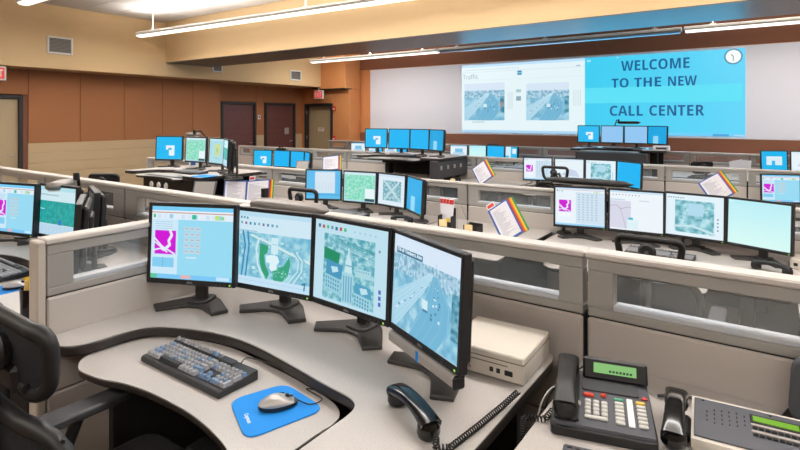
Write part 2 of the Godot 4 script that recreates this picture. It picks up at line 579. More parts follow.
func capitol() -> Image:
	var im := canvas(c8(190, 224, 238))
	ticks(im, 14, 14, 7, 20, 11, [c8(50, 110, 150), c8(190, 80, 90), c8(70, 190, 130), c8(120, 150, 180)])
	ticks(im, 180, 18, 5, 22, 5, [c8(140, 190, 210)])
	mottle(im, Rect2i(44, 40, 226, 206), c8(80, 160, 178), c8(124, 190, 204), c8(176, 218, 226), 0.04, 5)
	for i in 5: line(im, Vector2(110, 52 + i * 5), Vector2(266, 72 + i * 7), c8(60, 150, 160).lerp(c8(170, 212, 220), i / 4.0), 3)
	for i in 110: rect(im, 46 + rng.randf() * 212, 42 + rng.randf() * 196, 3 + rng.randf() * 10, 2 + rng.randf() * 7, c8(84, 160, 180).lerp(c8(190, 226, 232), rng.randf()))
	poly(im, [Vector2(46, 84), Vector2(120, 96), Vector2(112, 150), Vector2(46, 120)], c8(24, 140, 98))
	poly(im, [Vector2(58, 120), Vector2(74, 124), Vector2(134, 132), Vector2(126, 178), Vector2(58, 168)], c8(70, 150, 190))
	poly(im, [Vector2(190, 172), Vector2(256, 180), Vector2(262, 214), Vector2(186, 204)], c8(80, 160, 192))
	for e in [[96, 150], [226, 194]]:
		poly(im, [Vector2(e[0] - 16, e[1] - 8), Vector2(e[0] + 14, e[1] - 10), Vector2(e[0] + 20, e[1] + 4), Vector2(e[0] - 8, e[1] + 12)], c8(190, 226, 236))
	poly(im, [Vector2(52, 168), Vector2(126, 178), Vector2(126, 230), Vector2(52, 214)], c8(150, 204, 220))
	poly(im, [Vector2(186, 204), Vector2(258, 214), Vector2(256, 246), Vector2(186, 246)], c8(156, 208, 222))
	for i in 6:
		for j in 3:
			rect(im, 58 + i * 11, 176 + j * 13 + i * 1.5, 5, 7, c8(70, 140, 176))
			rect(im, 190 + i * 11, 212 + j * 11 + i * 1.5, 5, 7, c8(70, 140, 176))
	rect(im, 132, 150, 48, 96, c8(164, 212, 226))
	for i in 4: rect(im, 138 + i * 11, 160, 5, 80, c8(96, 164, 196))
	poly(im, [Vector2(142, 150), Vector2(146, 112), Vector2(158, 92), Vector2(172, 112), Vector2(176, 150)], c8(196, 228, 236))
	rect(im, 156, 74, 6, 22, c8(206, 232, 238))
	rect(im, 146, 126, 28, 4, c8(110, 170, 198))
	rect(im, 190, 130, 66, 26, c8(170, 214, 224))
	ticks(im, 194, 134, 6, 10, 4, [c8(90, 160, 186)])
	for i in 3: rect(im, 288, 176 + i * 18, 10, 12, c8(90, 100, 190))
	ticks(im, 284, 60, 1, 8, 8, [c8(120, 160, 190)])
	return im

func highway(w := SW, h := SH, sd := 11, side := false) -> Image:
	var im := canvas(c8(214, 230, 246), w, h)
	rng.seed = sd
	var hz := h * 0.28
	mottle(im, Rect2i(0, int(h * 0.2), w, int(h * 0.8)), c8(104, 172, 204), c8(132, 192, 218), c8(170, 214, 232), 0.02, sd)
	mottle(im, Rect2i(0, int(h * 0.2), w, int(h * 0.2)), c8(110, 164, 192), c8(160, 202, 222), c8(198, 222, 238), 0.06, sd)
	for i in 12: rect(im, rng.randf() * w, h * (0.2 + rng.randf() * 0.08), w * 0.05, h * 0.05, c8(110, 160, 190).lerp(c8(190, 216, 234), rng.randf()))
	# near carriageway sweeping left and far carriageway bending right
	poly(im, [Vector2(w * 0.58, hz), Vector2(w * 0.64, hz), Vector2(w * 0.5, h * 0.5), Vector2(w * 0.08, h), Vector2(-2, h), Vector2(-2, h * 0.66), Vector2(w * 0.34, h * 0.44)], c8(168, 212, 232))
	poly(im, [Vector2(w * 0.64, hz), Vector2(w * 0.7, hz), Vector2(w * 0.88, h * 0.52), Vector2(w * 0.86, h * 0.8), Vector2(w * 0.7, h), Vector2(w * 0.3, h), Vector2(w * 0.52, h * 0.56)], c8(112, 180, 212))
	for k in 7:
		var e := k / 6.0
		stroke(im, [Vector2(w * (0.58 + 0.06 * e), hz), Vector2(w * lerpf(0.34, 0.5, e), h * lerpf(0.44, 0.5, e)), Vector2(w * lerpf(-0.02, 0.08, e), h * lerpf(0.66, 1.0, e))], c8(214, 236, 246), maxf(1.0, w * 0.006))
	for k in 5:
		var e := k / 4.0
		stroke(im, [Vector2(w * (0.64 + 0.06 * e), hz), Vector2(w * lerpf(0.54, 0.87, e), h * 0.54), Vector2(w * lerpf(0.44, 0.86, e), h * 0.78), Vector2(w * lerpf(0.3, 0.72, e), h)], c8(190, 224, 238) if k % 4 == 0 else c8(150, 204, 226), maxf(1.0, w * 0.005))
	for i in 26:
		var e := rng.randf()
		var t := pow(rng.randf(), 1.5)
		var p := Vector2(w * lerpf(0.67, lerpf(0.56, 0.84, e), t), h * lerpf(0.31, 0.74, t))
		rect(im, p.x, p.y, w * (0.008 + 0.02 * t), h * (0.008 + 0.022 * t), c8(60, 120, 156) if i % 3 else c8(224, 240, 248))
	for i in 14:
		var t := rng.randf()
		rect(im, w * (0.56 - t * 0.52) + rng.randf() * w * 0.05, h * (0.36 + t * 0.42), w * (0.01 + 0.02 * t), h * (0.01 + 0.016 * t), c8(80, 144, 178) if i % 2 else c8(226, 240, 248))
	rect(im, w * 0.49, h * 0.56, w * 0.085, h * 0.1, c8(210, 234, 242))
	rect(im, w * 0.5, h * 0.66, w * 0.075, h * 0.025, c8(56, 122, 160))
	mottle(im, Rect2i(int(w * 0.9), int(h * 0.36), int(w * 0.1), int(h * 0.44)), c8(44, 118, 148), c8(90, 158, 182), c8(136, 186, 202), 0.04, sd + 1)
	for k in 3: line(im, Vector2(w * (0.08 + k * 0.3), h * 0.16), Vector2(w * (0.08 + k * 0.3), h * 0.32), c8(130, 172, 200), maxf(1.0, w * 0.006))
	if w > 250: rect(im, w * 0.045, h * 0.135, w * 0.43, h * 0.065, c8(44, 110, 140))
	if side: rect(im, w * 0.9, h * 0.5, w * 0.06, h * 0.14, c8(176, 138, 118))
	return im

func desktop(bg: Color, kind: int) -> Image:
	var im := canvas(bg)
	for i in 4: rect(im, 10, 20 + i * 26, 8, 8, bg.lightened(0.5))
	if kind == 1:
		rect(im, 160, 96, 70, 120, c8(232, 242, 250))
		rect(im, 120, 96, 70, 50, c8(226, 238, 248))
		rect(im, 150, 126, 44, 24, c8(70, 180, 220))
	elif kind == 2:
		rect(im, 90, 140, 90, 116, bg.lightened(0.55))
	elif kind == 3:
		rect(im, 0, 0, 150, 256, c8(214, 236, 248))
		rect(im, 190, 30, 100, 90, c8(228, 240, 248))
		rect(im, 0, 160, 100, 96, c8(60, 190, 230))
	elif kind == 4:
		rect(im, 60, 70, 200, 120, c8(214, 236, 246))
		rect(im, 130, 130, 40, 60, bg)
		rect(im, 60, 70, 200, 14, c8(240, 246, 250))
	return im

func green_map() -> Image:
	var im := canvas(c8(176, 222, 232))
	rect(im, 0, 0, SW, 22, c8(206, 232, 240))
	mottle(im, Rect2i(8, 22, 304, 220), c8(110, 214, 180), c8(140, 222, 196), c8(176, 230, 214), 0.03, 9)
	for i in 9: stroke(im, [Vector2(20 + i * 36, 22), Vector2(10 + i * 34, 242)], c8(150, 222, 212), 1)
	stroke(im, [Vector2(20, 190), Vector2(130, 150), Vector2(300, 90)], c8(190, 226, 226), 3)
	rect(im, 216, 140, 96, 84, c8(232, 244, 248))
	rect(im, 216, 228, 96, 22, c8(40, 70, 86))
	return im

func crossroads() -> Image:
	var im := canvas(c8(222, 236, 246))
	rect(im, 0, 0, SW, 18, c8(206, 226, 242))
	mottle(im, Rect2i(58, 50, 222, 170), c8(84, 150, 170), c8(130, 184, 196), c8(176, 212, 220), 0.04, 21)
	line(im, Vector2(80, 60), Vector2(262, 210), c8(196, 222, 230), 18)
	line(im, Vector2(250, 60), Vector2(80, 210), c8(190, 218, 228), 16)
	for i in 14: rect(im, 66 + rng.randf() * 190, 56 + rng.randf() * 150, 14, 12, c8(110, 176, 190).lerp(c8(214, 232, 238), rng.randf()))
	return im

func light_map() -> Image:
	var im := canvas(c8(236, 244, 250))
	rect(im, 0, 0, SW, 12, c8(200, 226, 244))
	ticks(im, 16, 22, 9, 20, 6, [c8(100, 130, 160), c8(140, 100, 110)])
	rect(im, 0, 56, 96, 6, c8(180, 205, 226))
	rect(im, 180, 56, 60, 6, c8(200, 215, 230))
	rect(im, 0, 66, 130, 180, c8(214, 216, 232))
	stroke(im, [Vector2(0, 104), Vector2(40, 96), Vector2(70, 120), Vector2(110, 104), Vector2(130, 108)], c8(170, 160, 186), 3)
	stroke(im, [Vector2(64, 120), Vector2(80, 160), Vector2(100, 246)], c8(180, 170, 190), 3)
	poly(im, [Vector2(112, 176), Vector2(140, 170), Vector2(146, 190), Vector2(120, 196)], c8(60, 180, 214))
	rect(im, 108, 186, 66, 60, c8(220, 240, 244))
	return im

func aerial_trees() -> Image:
	var im := canvas(c8(226, 242, 250))
	ticks(im, 12, 16, 7, 14, 7, [c8(120, 150, 180), c8(180, 110, 130), c8(90, 170, 150)])
	mottle(im, Rect2i(52, 34, 218, 200), c8(90, 160, 172), c8(140, 200, 212), c8(188, 228, 236), 0.018, 33)
	for i in 70: rect(im, 54 + rng.randf() * 206, 36 + rng.randf() * 190, 3 + rng.randf() * 9, 3 + rng.randf() * 7, c8(96, 164, 176).lerp(c8(190, 228, 236), rng.randf()))
	rect(im, 128, 50, 84, 76, c8(176, 218, 236))
	stroke(im, [Vector2(52, 200), Vector2(150, 190), Vector2(270, 226)], c8(196, 228, 236), 12)
	for i in 4: rect(im, 286, 130 + i * 22, 8, 9, c8(90, 140, 170))
	return im

func pale() -> Image:
	var im := canvas(c8(206, 246, 246))
	for y in SH: rect(im, 0, y, SW, 1, c8(186, 238, 246).lerp(c8(216, 250, 244), y / float(SH)))
	rect(im, 8, 8, 20, 5, c8(226, 250, 252))
	return im

func teal_map() -> Image:
	var im := canvas(c8(206, 232, 240))
	rect(im, 0, 0, SW, 20, c8(176, 222, 232))
	ticks(im, 8, 40, 12, 14, 7, [c8(90, 160, 170), c8(120, 140, 170)])
	rect(im, 0, 76, SW, 120, c8(36, 160, 156))
	mottle(im, Rect2i(0, 84, SW, 108), c8(30, 150, 150), c8(40, 164, 160), c8(60, 178, 172), 0.03, 8)
	rect(im, 8, 118, 40, 5, c8(190, 230, 232))
	rect(im, 176, 172, 30, 26, c8(60, 120, 200))
	rect(im, 0, 200, SW, 56, c8(186, 216, 236))
	for i in 10: line(im, Vector2(i * 34, 206), Vector2(i * 34 - 10, 256), c8(160, 196, 224), 2)
	return im

func table_page() -> Image:
	var im := canvas(c8(96, 188, 236))
	rect(im, 80, 14, 190, 190, c8(214, 230, 242))
	rect(im, 80, 8, 190, 8, c8(190, 216, 240))
	for i in 8: line(im, Vector2(84, 112 + i * 11), Vector2(262, 112 + i * 11), c8(180, 200, 222), 1)
	for i in 6: line(im, Vector2(90 + i * 30, 110), Vector2(90 + i * 30, 200), c8(180, 200, 222), 1)
	rect(im, 0, 214, SW, 10, c8(60, 170, 220))
	return im

func region_map() -> Image:
	var im := canvas(c8(170, 220, 232))
	rect(im, 0, 0, SW, 18, c8(200, 230, 238))
	poly(im, [Vector2(110, 60), Vector2(220, 50), Vector2(240, 110), Vector2(200, 190), Vector2(130, 180)], c8(206, 222, 150))
	poly(im, [Vector2(150, 90), Vector2(190, 96), Vector2(180, 150), Vector2(146, 140)], c8(150, 210, 160))
	line(im, Vector2(120, 200), Vector2(200, 210), c8(90, 150, 210), 4)
	return im

func hill_map() -> Image:
	var im := canvas(c8(230, 242, 248))
	rect(im, 0, 0, SW, 12, c8(206, 228, 242))
	ticks(im, 20, 24, 8, 18, 6, [c8(150, 190, 190)])
	poly(im, [Vector2(60, 190), Vector2(160, 110), Vector2(240, 130), Vector2(280, 200)], c8(200, 212, 232))
	line(im, Vector2(150, 110), Vector2(150, 220), c8(150, 150, 200), 3)
	rect(im, 120, 196, 24, 10, c8(120, 190, 220))
	return im

func web_page() -> Image:
	var im := canvas(c8(226, 240, 248))
	rect(im, 0, 0, SW, 22, c8(170, 214, 240))
	rect(im, 90, 60, 150, 70, c8(120, 190, 226))
	rect(im, 50, 130, 220, 40, c8(180, 214, 236))
	return im

var SCREEN := {}
func make_screens() -> void:
	rng.seed = 5
	var list := {
		"dispatch": dispatch(c8(150, 218, 242), c8(204, 232, 248)), "keypad": keypad_page(), "map_app": map_app(), "capitol": capitol(), "highway": highway(),
		"desktop": desktop(c8(24, 184, 242), 1), "plain": desktop(c8(14, 180, 244), 0), "note": desktop(c8(18, 166, 226), 2), "split": desktop(c8(24, 186, 240), 3), "arch": desktop(c8(16, 180, 236), 4),
		"lilac": canvas(c8(142, 196, 240)), "green_map": green_map(), "crossroads": crossroads(), "light_map": light_map(), "aerial": aerial_trees(), "pale": pale(), "teal": teal_map(),
		"table": table_page(), "region": region_map(), "hill": hill_map(), "web": web_page()}
	for k in list:
		SCREEN[k] = glow("screen_" + k, Color.WHITE, 1.0, ImageTexture.create_from_image(list[k]))

	glow("caption", c8(226, 240, 248), 1.0)
	SCREEN["off"] = mat("screen_off", c8(58, 66, 78), 0.2)
	mat("paper", c8(232, 232, 240), 0.7)
	var im := canvas(c8(232, 232, 240), 128, 160)
	for i in 26: rect(im, 4, 4 + i * 6, 30 + rng.randf() * 85, 2, c8(150, 152, 170))
	for i in 3: rect(im, 40 + i * 30, 2, 1, 156, c8(190, 192, 205))
	var p := mat("print", Color.WHITE, 0.7)
	p.albedo_texture = ImageTexture.create_from_image(im)
# ---------------------------------------------------------------- the room
const LOW := 0.0          # the main floor
const HIGH := 0.175       # the raised floor under the front row
const CEIL := 3.93

func camera_and_light() -> void:
	var cam := Camera3D.new()
	cam.name = "camera"
	cam.position = Vector3(0, 1.725, 0)
	cam.rotation.y = deg_to_rad(35.0)
	var near := 0.05
	cam.set_frustum(near * 450.0 / 525.0, Vector2(0, -near * 107.0 / 525.0), near, 80.0)
	add_child(cam, true)
	cam.current = true
	var we := WorldEnvironment.new()
	we.name = "world_environment"
	var e := Environment.new()
	e.background_mode = Environment.BG_COLOR
	e.background_color = Color(0.05, 0.05, 0.05)
	e.tonemap_mode = Environment.TONE_MAPPER_LINEAR
	e.tonemap_exposure = 1.0
	e.sdfgi_enabled = true
	e.ssao_enabled = true
	e.ssil_enabled = true
	we.environment = e
	add_child(we, true)

func area(called: String, at: Vector3, size: Vector2, b: Basis, c: Color, e: float) -> void:
	var l := AreaLight3D.new()
	l.name = called
	l.area_size = size
	l.light_color = c
	l.light_energy = e
	l.shadow_enabled = true
	l.area_range = 30.0
	l.area_attenuation = 2.0
	l.transform = Transform3D(b, at)
	add_child(l, true)

func wallbox(x0: float, x1: float, y0: float, y1: float, z0: float, z1: float, ch := 0.0) -> MB:
	return mb().box(Vector3(x0 + x1, y0 + y1, z0 + z1) / 2.0, Vector3(absf(x1 - x0), absf(y1 - y0), absf(z1 - z0)), ch)

func room() -> void:
	struct("floor", wallbox(-14, 9, -0.2, 0, -14, 7), M.carpet, "brown carpet floor of the call centre", "floor")
	struct("floor_platform", wallbox(-12.1, 9, 0.0, HIGH, -1.86, 7), M.carpet, "raised carpeted platform under the front row of desks", "platform")
	var c := struct("ceiling", wallbox(-14, 9, CEIL + 0.02, CEIL + 0.2, -14, 7), M.grid, "ceiling of pale acoustic tiles", "ceiling")
	var tile := mb().box(Vector3.ZERO, Vector3(1.205, 0.03, 0.595), 0.008).done()
	for i in 14:
		for j in 12:
			part(c, "ceiling_tile", tile, M.ceiling_tile, Vector3(-11.0 + i * 1.22 + 0.2, CEIL + 0.005, -6.5 + j * 0.61))
	# left wall: brown acoustic panels over a pale wainscot, a door towards the camera and a recess further on
	var w := struct("wall_left", wallbox(-12.4, -12.13, 0, CEIL, -8.82, -4.22), M.wall_dark, "long left wall with brown fabric panels above a pale wainscot", "wall")
	var zz := [-4.33, -5.3, -6.24, -7.17, -8.0, -8.82]
	for i in 5:
		part(w, "wall_panel", wallbox(-12.14, -12.1, 1.216, 2.95, zz[i + 1] + 0.004, zz[i] - 0.004, 0.006), M.wall_brown)
	part(w, "wall_panel", wallbox(-12.14, -12.1, 2.19, 2.95, -4.326, -2.9, 0.006), M.wall_brown)
	for k in 6:
		part(w, "wainscot_course", wallbox(-12.14, -12.1, 0.02 + k * 0.2, 0.02 + k * 0.2 + 0.197, -8.82, -4.33, 0.004), M.wainscot)
	struct("wall_front_left", wallbox(-12.4, -12.13, 2.19, CEIL, -4.22, -2.9), M.wall_dark, "brown wall above the beige door", "wall")
	struct("wall_side_left", wallbox(-12.4, -12.1, 0, CEIL, -2.9, 7), M.plaster, "left wall towards the camera", "wall")
	var w2 := struct("wall_recess", wallbox(-12.8, -12.47, 0, CEIL, -12.5, -8.82), M.wall_dark, "recessed left wall with two dark red doors", "wall")
	for e in [[-8.82, -9.06, 1.22, 2.95], [-10.34, -10.62, 1.22, 2.95], [-11.92, -12.2, 1.22, 2.95], [-9.06, -10.34, 2.21, 2.95], [-10.62, -11.92, 2.21, 2.95]]:
		part(w2, "wall_panel", wallbox(-12.48, -12.45, e[2], e[3], e[1] + 0.003, e[0] - 0.003, 0.005), M.wall_brown)
	for e in [[-8.82, -9.06], [-10.34, -10.62], [-11.92, -12.2]]:
		for k in 6:
			part(w2, "wainscot_course", wallbox(-12.48, -12.45, 0.02 + k * 0.2, 0.217 + k * 0.2, e[1], e[0], 0.004), M.wainscot)
	part(w2, "return_panel", wallbox(-12.45, -12.1, 0, 2.95, -8.835, -8.815), M.wall_brown)
	# end wall with the lit doorway, then the jog to the display wall
	var w3 := struct("wall_end", wallbox(-12.45, -12.3, 0, CEIL, -12.5, -12.2), M.wall_wood, "wood-toned end wall with an open doorway and a red exit sign", "wall")
	part(w3, "wall_panel", wallbox(-11.1, -10.44, 0, 2.66, -12.73, -12.2, 0.005), M.wall_wood)
	part(w3, "wall_panel", wallbox(-12.45, -11.1, 2.19, 2.66, -12.4, -12.2), M.wall_wood)
	part(w3, "bulkhead", wallbox(-11.57, -10.42, 2.62, CEIL, -12.73, -12.0, 0.01), M.wall_wood)
	part(w3, "bulkhead_trim", wallbox(-11.57, -10.42, 2.605, 2.632, -12.3, -11.985), M.door_frame)
	struct("wall_corridor", wallbox(-12.8, -11.0, 0, 2.8, -13.9, -13.6), M.door_beige, "pale corridor wall seen through the doorway", "wall")
	var w4 := struct("wall_back", wallbox(-11.0, 9, 0, CEIL, -13.0, -12.76), M.wall_wood, "brown display wall with a wide grey projection board", "wall")
	part(w4, "lower_band", wallbox(-10.44, 9, 0.0, 1.28, -12.77, -12.74, 0.004), M.wall_dark)
	part(w4, "upper_band", wallbox(-10.44, 9, 3.215, CEIL, -12.77, -12.74, 0.004), M.wall_dark)
	struct("wall_right", wallbox(9, 9.3, 0, CEIL, -13, 7), M.plaster, "right wall outside the view", "wall")
	struct("wall_behind", wallbox(-12.4, 9.3, 0, CEIL, 7, 7.3), M.plaster, "wall behind the camera", "wall")
	# dropped soffit along the left wall and the deep beam across the room
	struct("trim_soffit", wallbox(-12.5, -11.42, 2.69, CEIL + 0.02, -12.2, 7), M.plaster, "tan dropped soffit along the left wall", "soffit")
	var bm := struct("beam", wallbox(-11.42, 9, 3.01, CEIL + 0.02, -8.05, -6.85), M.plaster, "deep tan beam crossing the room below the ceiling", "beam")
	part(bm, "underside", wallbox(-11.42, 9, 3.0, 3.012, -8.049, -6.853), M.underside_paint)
	door(1, Vector3(-12.1, 0, -3.74), 90, 0.99, 2.13, M.door_beige, "beige door in a black frame at the far left", true)
	door(2, Vector3(-12.45, 0, -9.7), 90, 1.22, 2.14, M.door_wood, "dark red wooden door nearer the brown panels", false)
	door(3, Vector3(-12.45, 0, -11.27), 90, 1.24, 2.14, M.door_wood, "dark red wooden door carrying a small pale sign plate", false)
	var d := door(4, Vector3(-11.7, 0, -12.2), 0, 1.2, 2.13, M.door_beige, "pale door in a black frame under the exit sign", false)
	part(d, "notice", wallbox(-0.14, 0.12, 1.3, 1.42, 0.0, 0.004), M.white, Vector3(0.02, 0, -0.1))
	for k in 2: part(d, "notice_print", wallbox(-0.1, 0.09 - k * 0.05, 1.375 - k * 0.04, 1.39 - k * 0.04, 0.003, 0.006), M.red, Vector3(0.02, 0, -0.1))
	# display wall fittings
	var b := struct("trim_board", wallbox(-10.04, 3.2, 1.292, 3.2, -12.75, -12.735, 0.004), M.board, "wide pale grey board behind the projected display", "board")
	b.set_meta("kind", "structure")
	display()
	vent("white louvred air vent on the soffit above the left exit sign", Vector3(-11.42, 3.15, -4.63), 0.46, 0.34)
	vent("small louvred vent partly behind the beam", Vector3(-11.42, 2.985, -8.24), 0.3, 0.2)
	vent("white louvred vent on the soffit near the end wall", Vector3(-11.42, 2.98, -10.93), 0.44, 0.3)
	exit_sign("red exit sign hanging over the beige door", Vector3(-11.47, 2.54, -3.56), 90)
	exit_sign("red exit sign above the open doorway at the end wall", Vector3(-11.5, 2.455, -12.0), 0)
	for e in [["red fire alarm strobe high beside the doorway", 2.02], ["red fire alarm pull box low beside the doorway", 1.1]]:
		var f := thing("fire_alarm", e[0], "fire alarm", Vector3(-11.02, e[1], -12.2))
		part(f, "housing", mb().box(Vector3(0, 0, 0.025), Vector3(0.11, 0.15, 0.05), 0.008), M.red)
		part(f, "strobe" if e[1] > 1.5 else "pull_handle", mb().box(Vector3(0, -0.02, 0.055), Vector3(0.07, 0.04, 0.02), 0.006), M.white)
	var s := thing("card_reader", "small white switch plate between the two dark red doors", "switch", Vector3(-12.45, 1.75, -10.43), 90)
	part(s, "plate", mb().box(Vector3(0, 0, 0.01), Vector3(0.09, 0.13, 0.02), 0.004), M.white)
	part(s, "key_slot", mb().box(Vector3(0, 0.01, 0.024), Vector3(0.04, 0.06, 0.012), 0.003), M.dark_gray)
	solid("sign_plate", mb().box(Vector3(0, 0, 0.005), Vector3(0.18, 0.2, 0.01), 0.003), M.silver, "small pale sign plate fixed on the farther dark red door", "sign", Vector3(-12.415, 1.32, -11.5), 90)

func door(n: int, at: Vector3, turn: float, w: float, h: float, m: Material, label: String, closer: bool) -> Node3D:
	var o := Node3D.new()
	o.name = "door_%d" % n
	add_child(o, true)
	counts[o.name] = 0
	o.position = at
	o.rotation.y = deg_to_rad(turn)
	o.set_meta("kind", "structure")
	o.set_meta("label", label)
	o.set_meta("category", "door")
	var f := mb()
	var fw := 0.075
	for sg in [-1, 1]: f.box(Vector3(sg * (w / 2 - fw / 2), h / 2, -0.03), Vector3(fw, h, 0.14), 0.006)
	f.box(Vector3(0, h + fw / 2 - 0.03, -0.03), Vector3(w, fw, 0.14), 0.006)
	part(o, "door_frame", f, M.door_frame)
	var lf := part(o, "door_leaf", wallbox(-w / 2 + fw, w / 2 - fw, 0.01, h - 0.035, -0.06, -0.015 if n != 4 else -0.1, 0.003) if n != 4 else wallbox(-w / 2 + fw, w / 2 - fw, 0.01, h - 0.035, -0.15, -0.105, 0.003), m)
	part(lf, "lever", mb().tube([Vector3(w / 2 - 0.16, 1.0, -0.02), Vector3(w / 2 - 0.16, 1.0, 0.05), Vector3(w / 2 - 0.27, 1.0, 0.05)], 0.011), M.silver)
	for k in 3: part(lf, "hinge", mb().tube([Vector3(-w / 2 + fw, 0.25 + k * 0.8, 0.002), Vector3(-w / 2 + fw, 0.36 + k * 0.8, 0.002)], 0.012), M.silver)
	if closer: part(lf, "door_closer", mb().box(Vector3(-0.05, h - 0.12, 0.03), Vector3(0.34, 0.09, 0.09), 0.015), M.silver)
	return o

func vent(label: String, at: Vector3, w: float, h: float) -> void:
	var o := thing("air_vent", label, "vent", at, 90)
	part(o, "backing", wallbox(-w / 2, w / 2, -h / 2, h / 2, 0.001, 0.006), M.vent_dark)
	var f := mb()
	for sg in [-1, 1]:
		f.box(Vector3(sg * (w / 2 - 0.018), 0, 0.012), Vector3(0.036, h, 0.024), 0.006)
		f.box(Vector3(0, sg * (h / 2 - 0.018), 0.012), Vector3(w - 0.072, 0.036, 0.024), 0.006)
	part(o, "frame", f, M.white)
	var n := int((h - 0.08) / 0.026)
	for k in n:
		part(o, "louvre", mb().box(Vector3(0, -h / 2 + 0.05 + k * 0.026, 0.012), Vector3(w - 0.075, 0.004, 0.022), 0.0, Basis(Vector3.RIGHT, 0.7)), M.fixture_band)

func exit_sign(label: String, at: Vector3, turn: float) -> void:
	var o := thing("exit_sign", label, "exit sign", at, turn)
	part(o, "housing", mb().box(Vector3(0, 0, -0.0), Vector3(0.38, 0.26, 0.06), 0.01), M.white)
	part(o, "canopy", mb().tube([Vector3(0, 0.12, 0), Vector3(0, 0.2, 0)], 0.02), M.white)
	var f := part(o, "lit_face", mb().box(Vector3(0, 0, 0.03), Vector3(0.32, 0.2, 0.006), 0.002), M.exit_red)
	words(f, "lettering", "EXIT", 0.13, M.white, Vector3(0, 0, 0.0345), Basis.IDENTITY, 0.26, true)

func display() -> void:
	var w := 512
	var h := 288
	var im := canvas(c8(228, 244, 248), w, h)
	rect(im, 0, 0, w, 10, c8(190, 226, 250))
	for i in 30: rect(im, 16 + i * 8 + (i % 3), 20, 5, 3, c8(196, 214, 226))
	rect(im, 0, 30, w, 2, c8(210, 228, 236))
	rect(im, 0, 66, w, 1, c8(214, 230, 238))
	rect(im, 249, 34, 18, 17, c8(46, 140, 190))
	rect(im, 251, 41, 14, 3, c8(160, 220, 236))
	rect(im, 12, 80, 182, 150, c8(0, 0, 0))
	im.blit_rect(highway(182, 158, 41, true), Rect2i(0, 0, 182, 158), Vector2i(12, 79))
	im.blit_rect(highway(168, 148, 57), Rect2i(0, 0, 168, 148), Vector2i(286, 88))
	rect(im, 244, 110, 20, 12, c8(170, 196, 206))
	rect(im, 244, 138, 20, 18, c8(140, 170, 186))
	for i in 6: rect(im, 208 + i * 4, 120, 2, 70, c8(206, 224, 232))
	for i in 4: rect(im, 470 + i * 8, 120, 3, 60, c8(206, 224, 232))
	for i in 8: rect(im, 50 + i * 7, 242, 5, 4, c8(160, 186, 198))
	rect(im, 0, 278, w, 10, c8(170, 214, 244))
	rect(im, 480, 24, 16, 5, c8(170, 200, 220))
	var im2 := canvas(c8(72, 212, 244), 512, 288)
	for x in 512: rect(im2, x, 0, 1, 288, c8(62, 206, 242).lerp(c8(98, 214, 248), x / 511.0))
	rect(im2, 0, 114, 504, 58, c8(92, 224, 246))
	rect(im2, 0, 278, 512, 10, c8(112, 208, 250))
	rect(im2, 420, 280, 46, 7, c8(70, 160, 216))
	rect(im2, 480, 281, 30, 5, c8(170, 220, 250))
	rect(im2, 8, 8, 14, 8, c8(170, 226, 246))
	rect(im2, 114, 3, 8, 5, c8(170, 226, 246))
	var o := thing("projection_screen", "wide projected display with highway photographs and a welcome message", "screen", Vector3(0, 0, -12.735))
	var mk := func(x0: float, x1: float) -> MB:
		var b := wallbox(x0, x1, 1.341, 3.147, 0.001, 0.009)
		b.quad_uv(Vector3(x0, 3.147, 0.01), Vector3(x1, 3.147, 0.01), Vector3(x1, 1.341, 0.01), Vector3(x0, 1.341, 0.01), Vector3(0, 0, 1))
		return b
	var a := part(o, "photo_page", mk.call(-6.844, -3.554), glow("display_page", Color.WHITE, 1.0, ImageTexture.create_from_image(im)))
	var g := part(o, "welcome_page", mk.call(-3.552, -0.367), glow("display_welcome", Color.WHITE, 1.0, ImageTexture.create_from_image(im2)))
	words(a, "heading", "Traffic", 0.12, glow("faint_ink", c8(150, 180, 190)), Vector3(-6.58, 2.83, 0.012))
	headline(g, "WELCOME", 0.222, Vector3(-2.045, 2.905, 0.012), 1.42)
	headline(g, "TO THE NEW", 0.205, Vector3(-2.09, 2.52, 0.012), 1.72)
	headline(g, "CALL CENTER", 0.225, Vector3(-2.045, 1.885, 0.012), 1.92)
	var cf := part(g, "clock_face", mb(Transform3D(Basis(Vector3.RIGHT, PI / 2), Vector3(-0.574, 2.985, 0.012))).lathe([Vector2(0, 0.004), Vector2(0.14, 0.004), Vector2(0.14, 0)], 32), glow("clock_white", c8(244, 250, 248)))
	var ring := []
	for k in 33: ring.append(Vector3(-0.574 + 0.148 * cos(TAU * k / 32), 2.985 + 0.148 * sin(TAU * k / 32), 0.014))
	part(cf, "rim", mb().tube(ring, 0.017, 6, false), glow("clock_rim", c8(84, 146, 172)))
	part(cf, "hand", mb().tube([Vector3(-0.574, 2.985, 0.02), Vector3(-0.577, 2.89, 0.02)], 0.006, 5), M.dark_gray)
	part(cf, "hand", mb().tube([Vector3(-0.574, 2.985, 0.02), Vector3(-0.61, 3.03, 0.02)], 0.007, 5), M.dark_gray)
	area("display_glow", Vector3(-3.6, 2.24, -12.66), Vector2(6.4, 1.75), Basis(Vector3.UP, PI), c8(105, 198, 250), 8.0)

# a line of lettering, each word a part of its own
func headline(parent: Node, line_: String, height: float, at: Vector3, width: float) -> void:
	var total := 0.0
	var w := []
	for t in line_.split(" "):
		w.append([t, total])
		total += t.length() + 0.55
	total -= 0.55
	for e in w:
		var n: float = e[0].length()
		words(parent, "headline_word", e[0], height, M.headline_ink, at + Vector3(((e[1] + n / 2.0) / total - 0.5) * width, 0, 0), Basis.IDENTITY, n / total * width * 0.97, true)

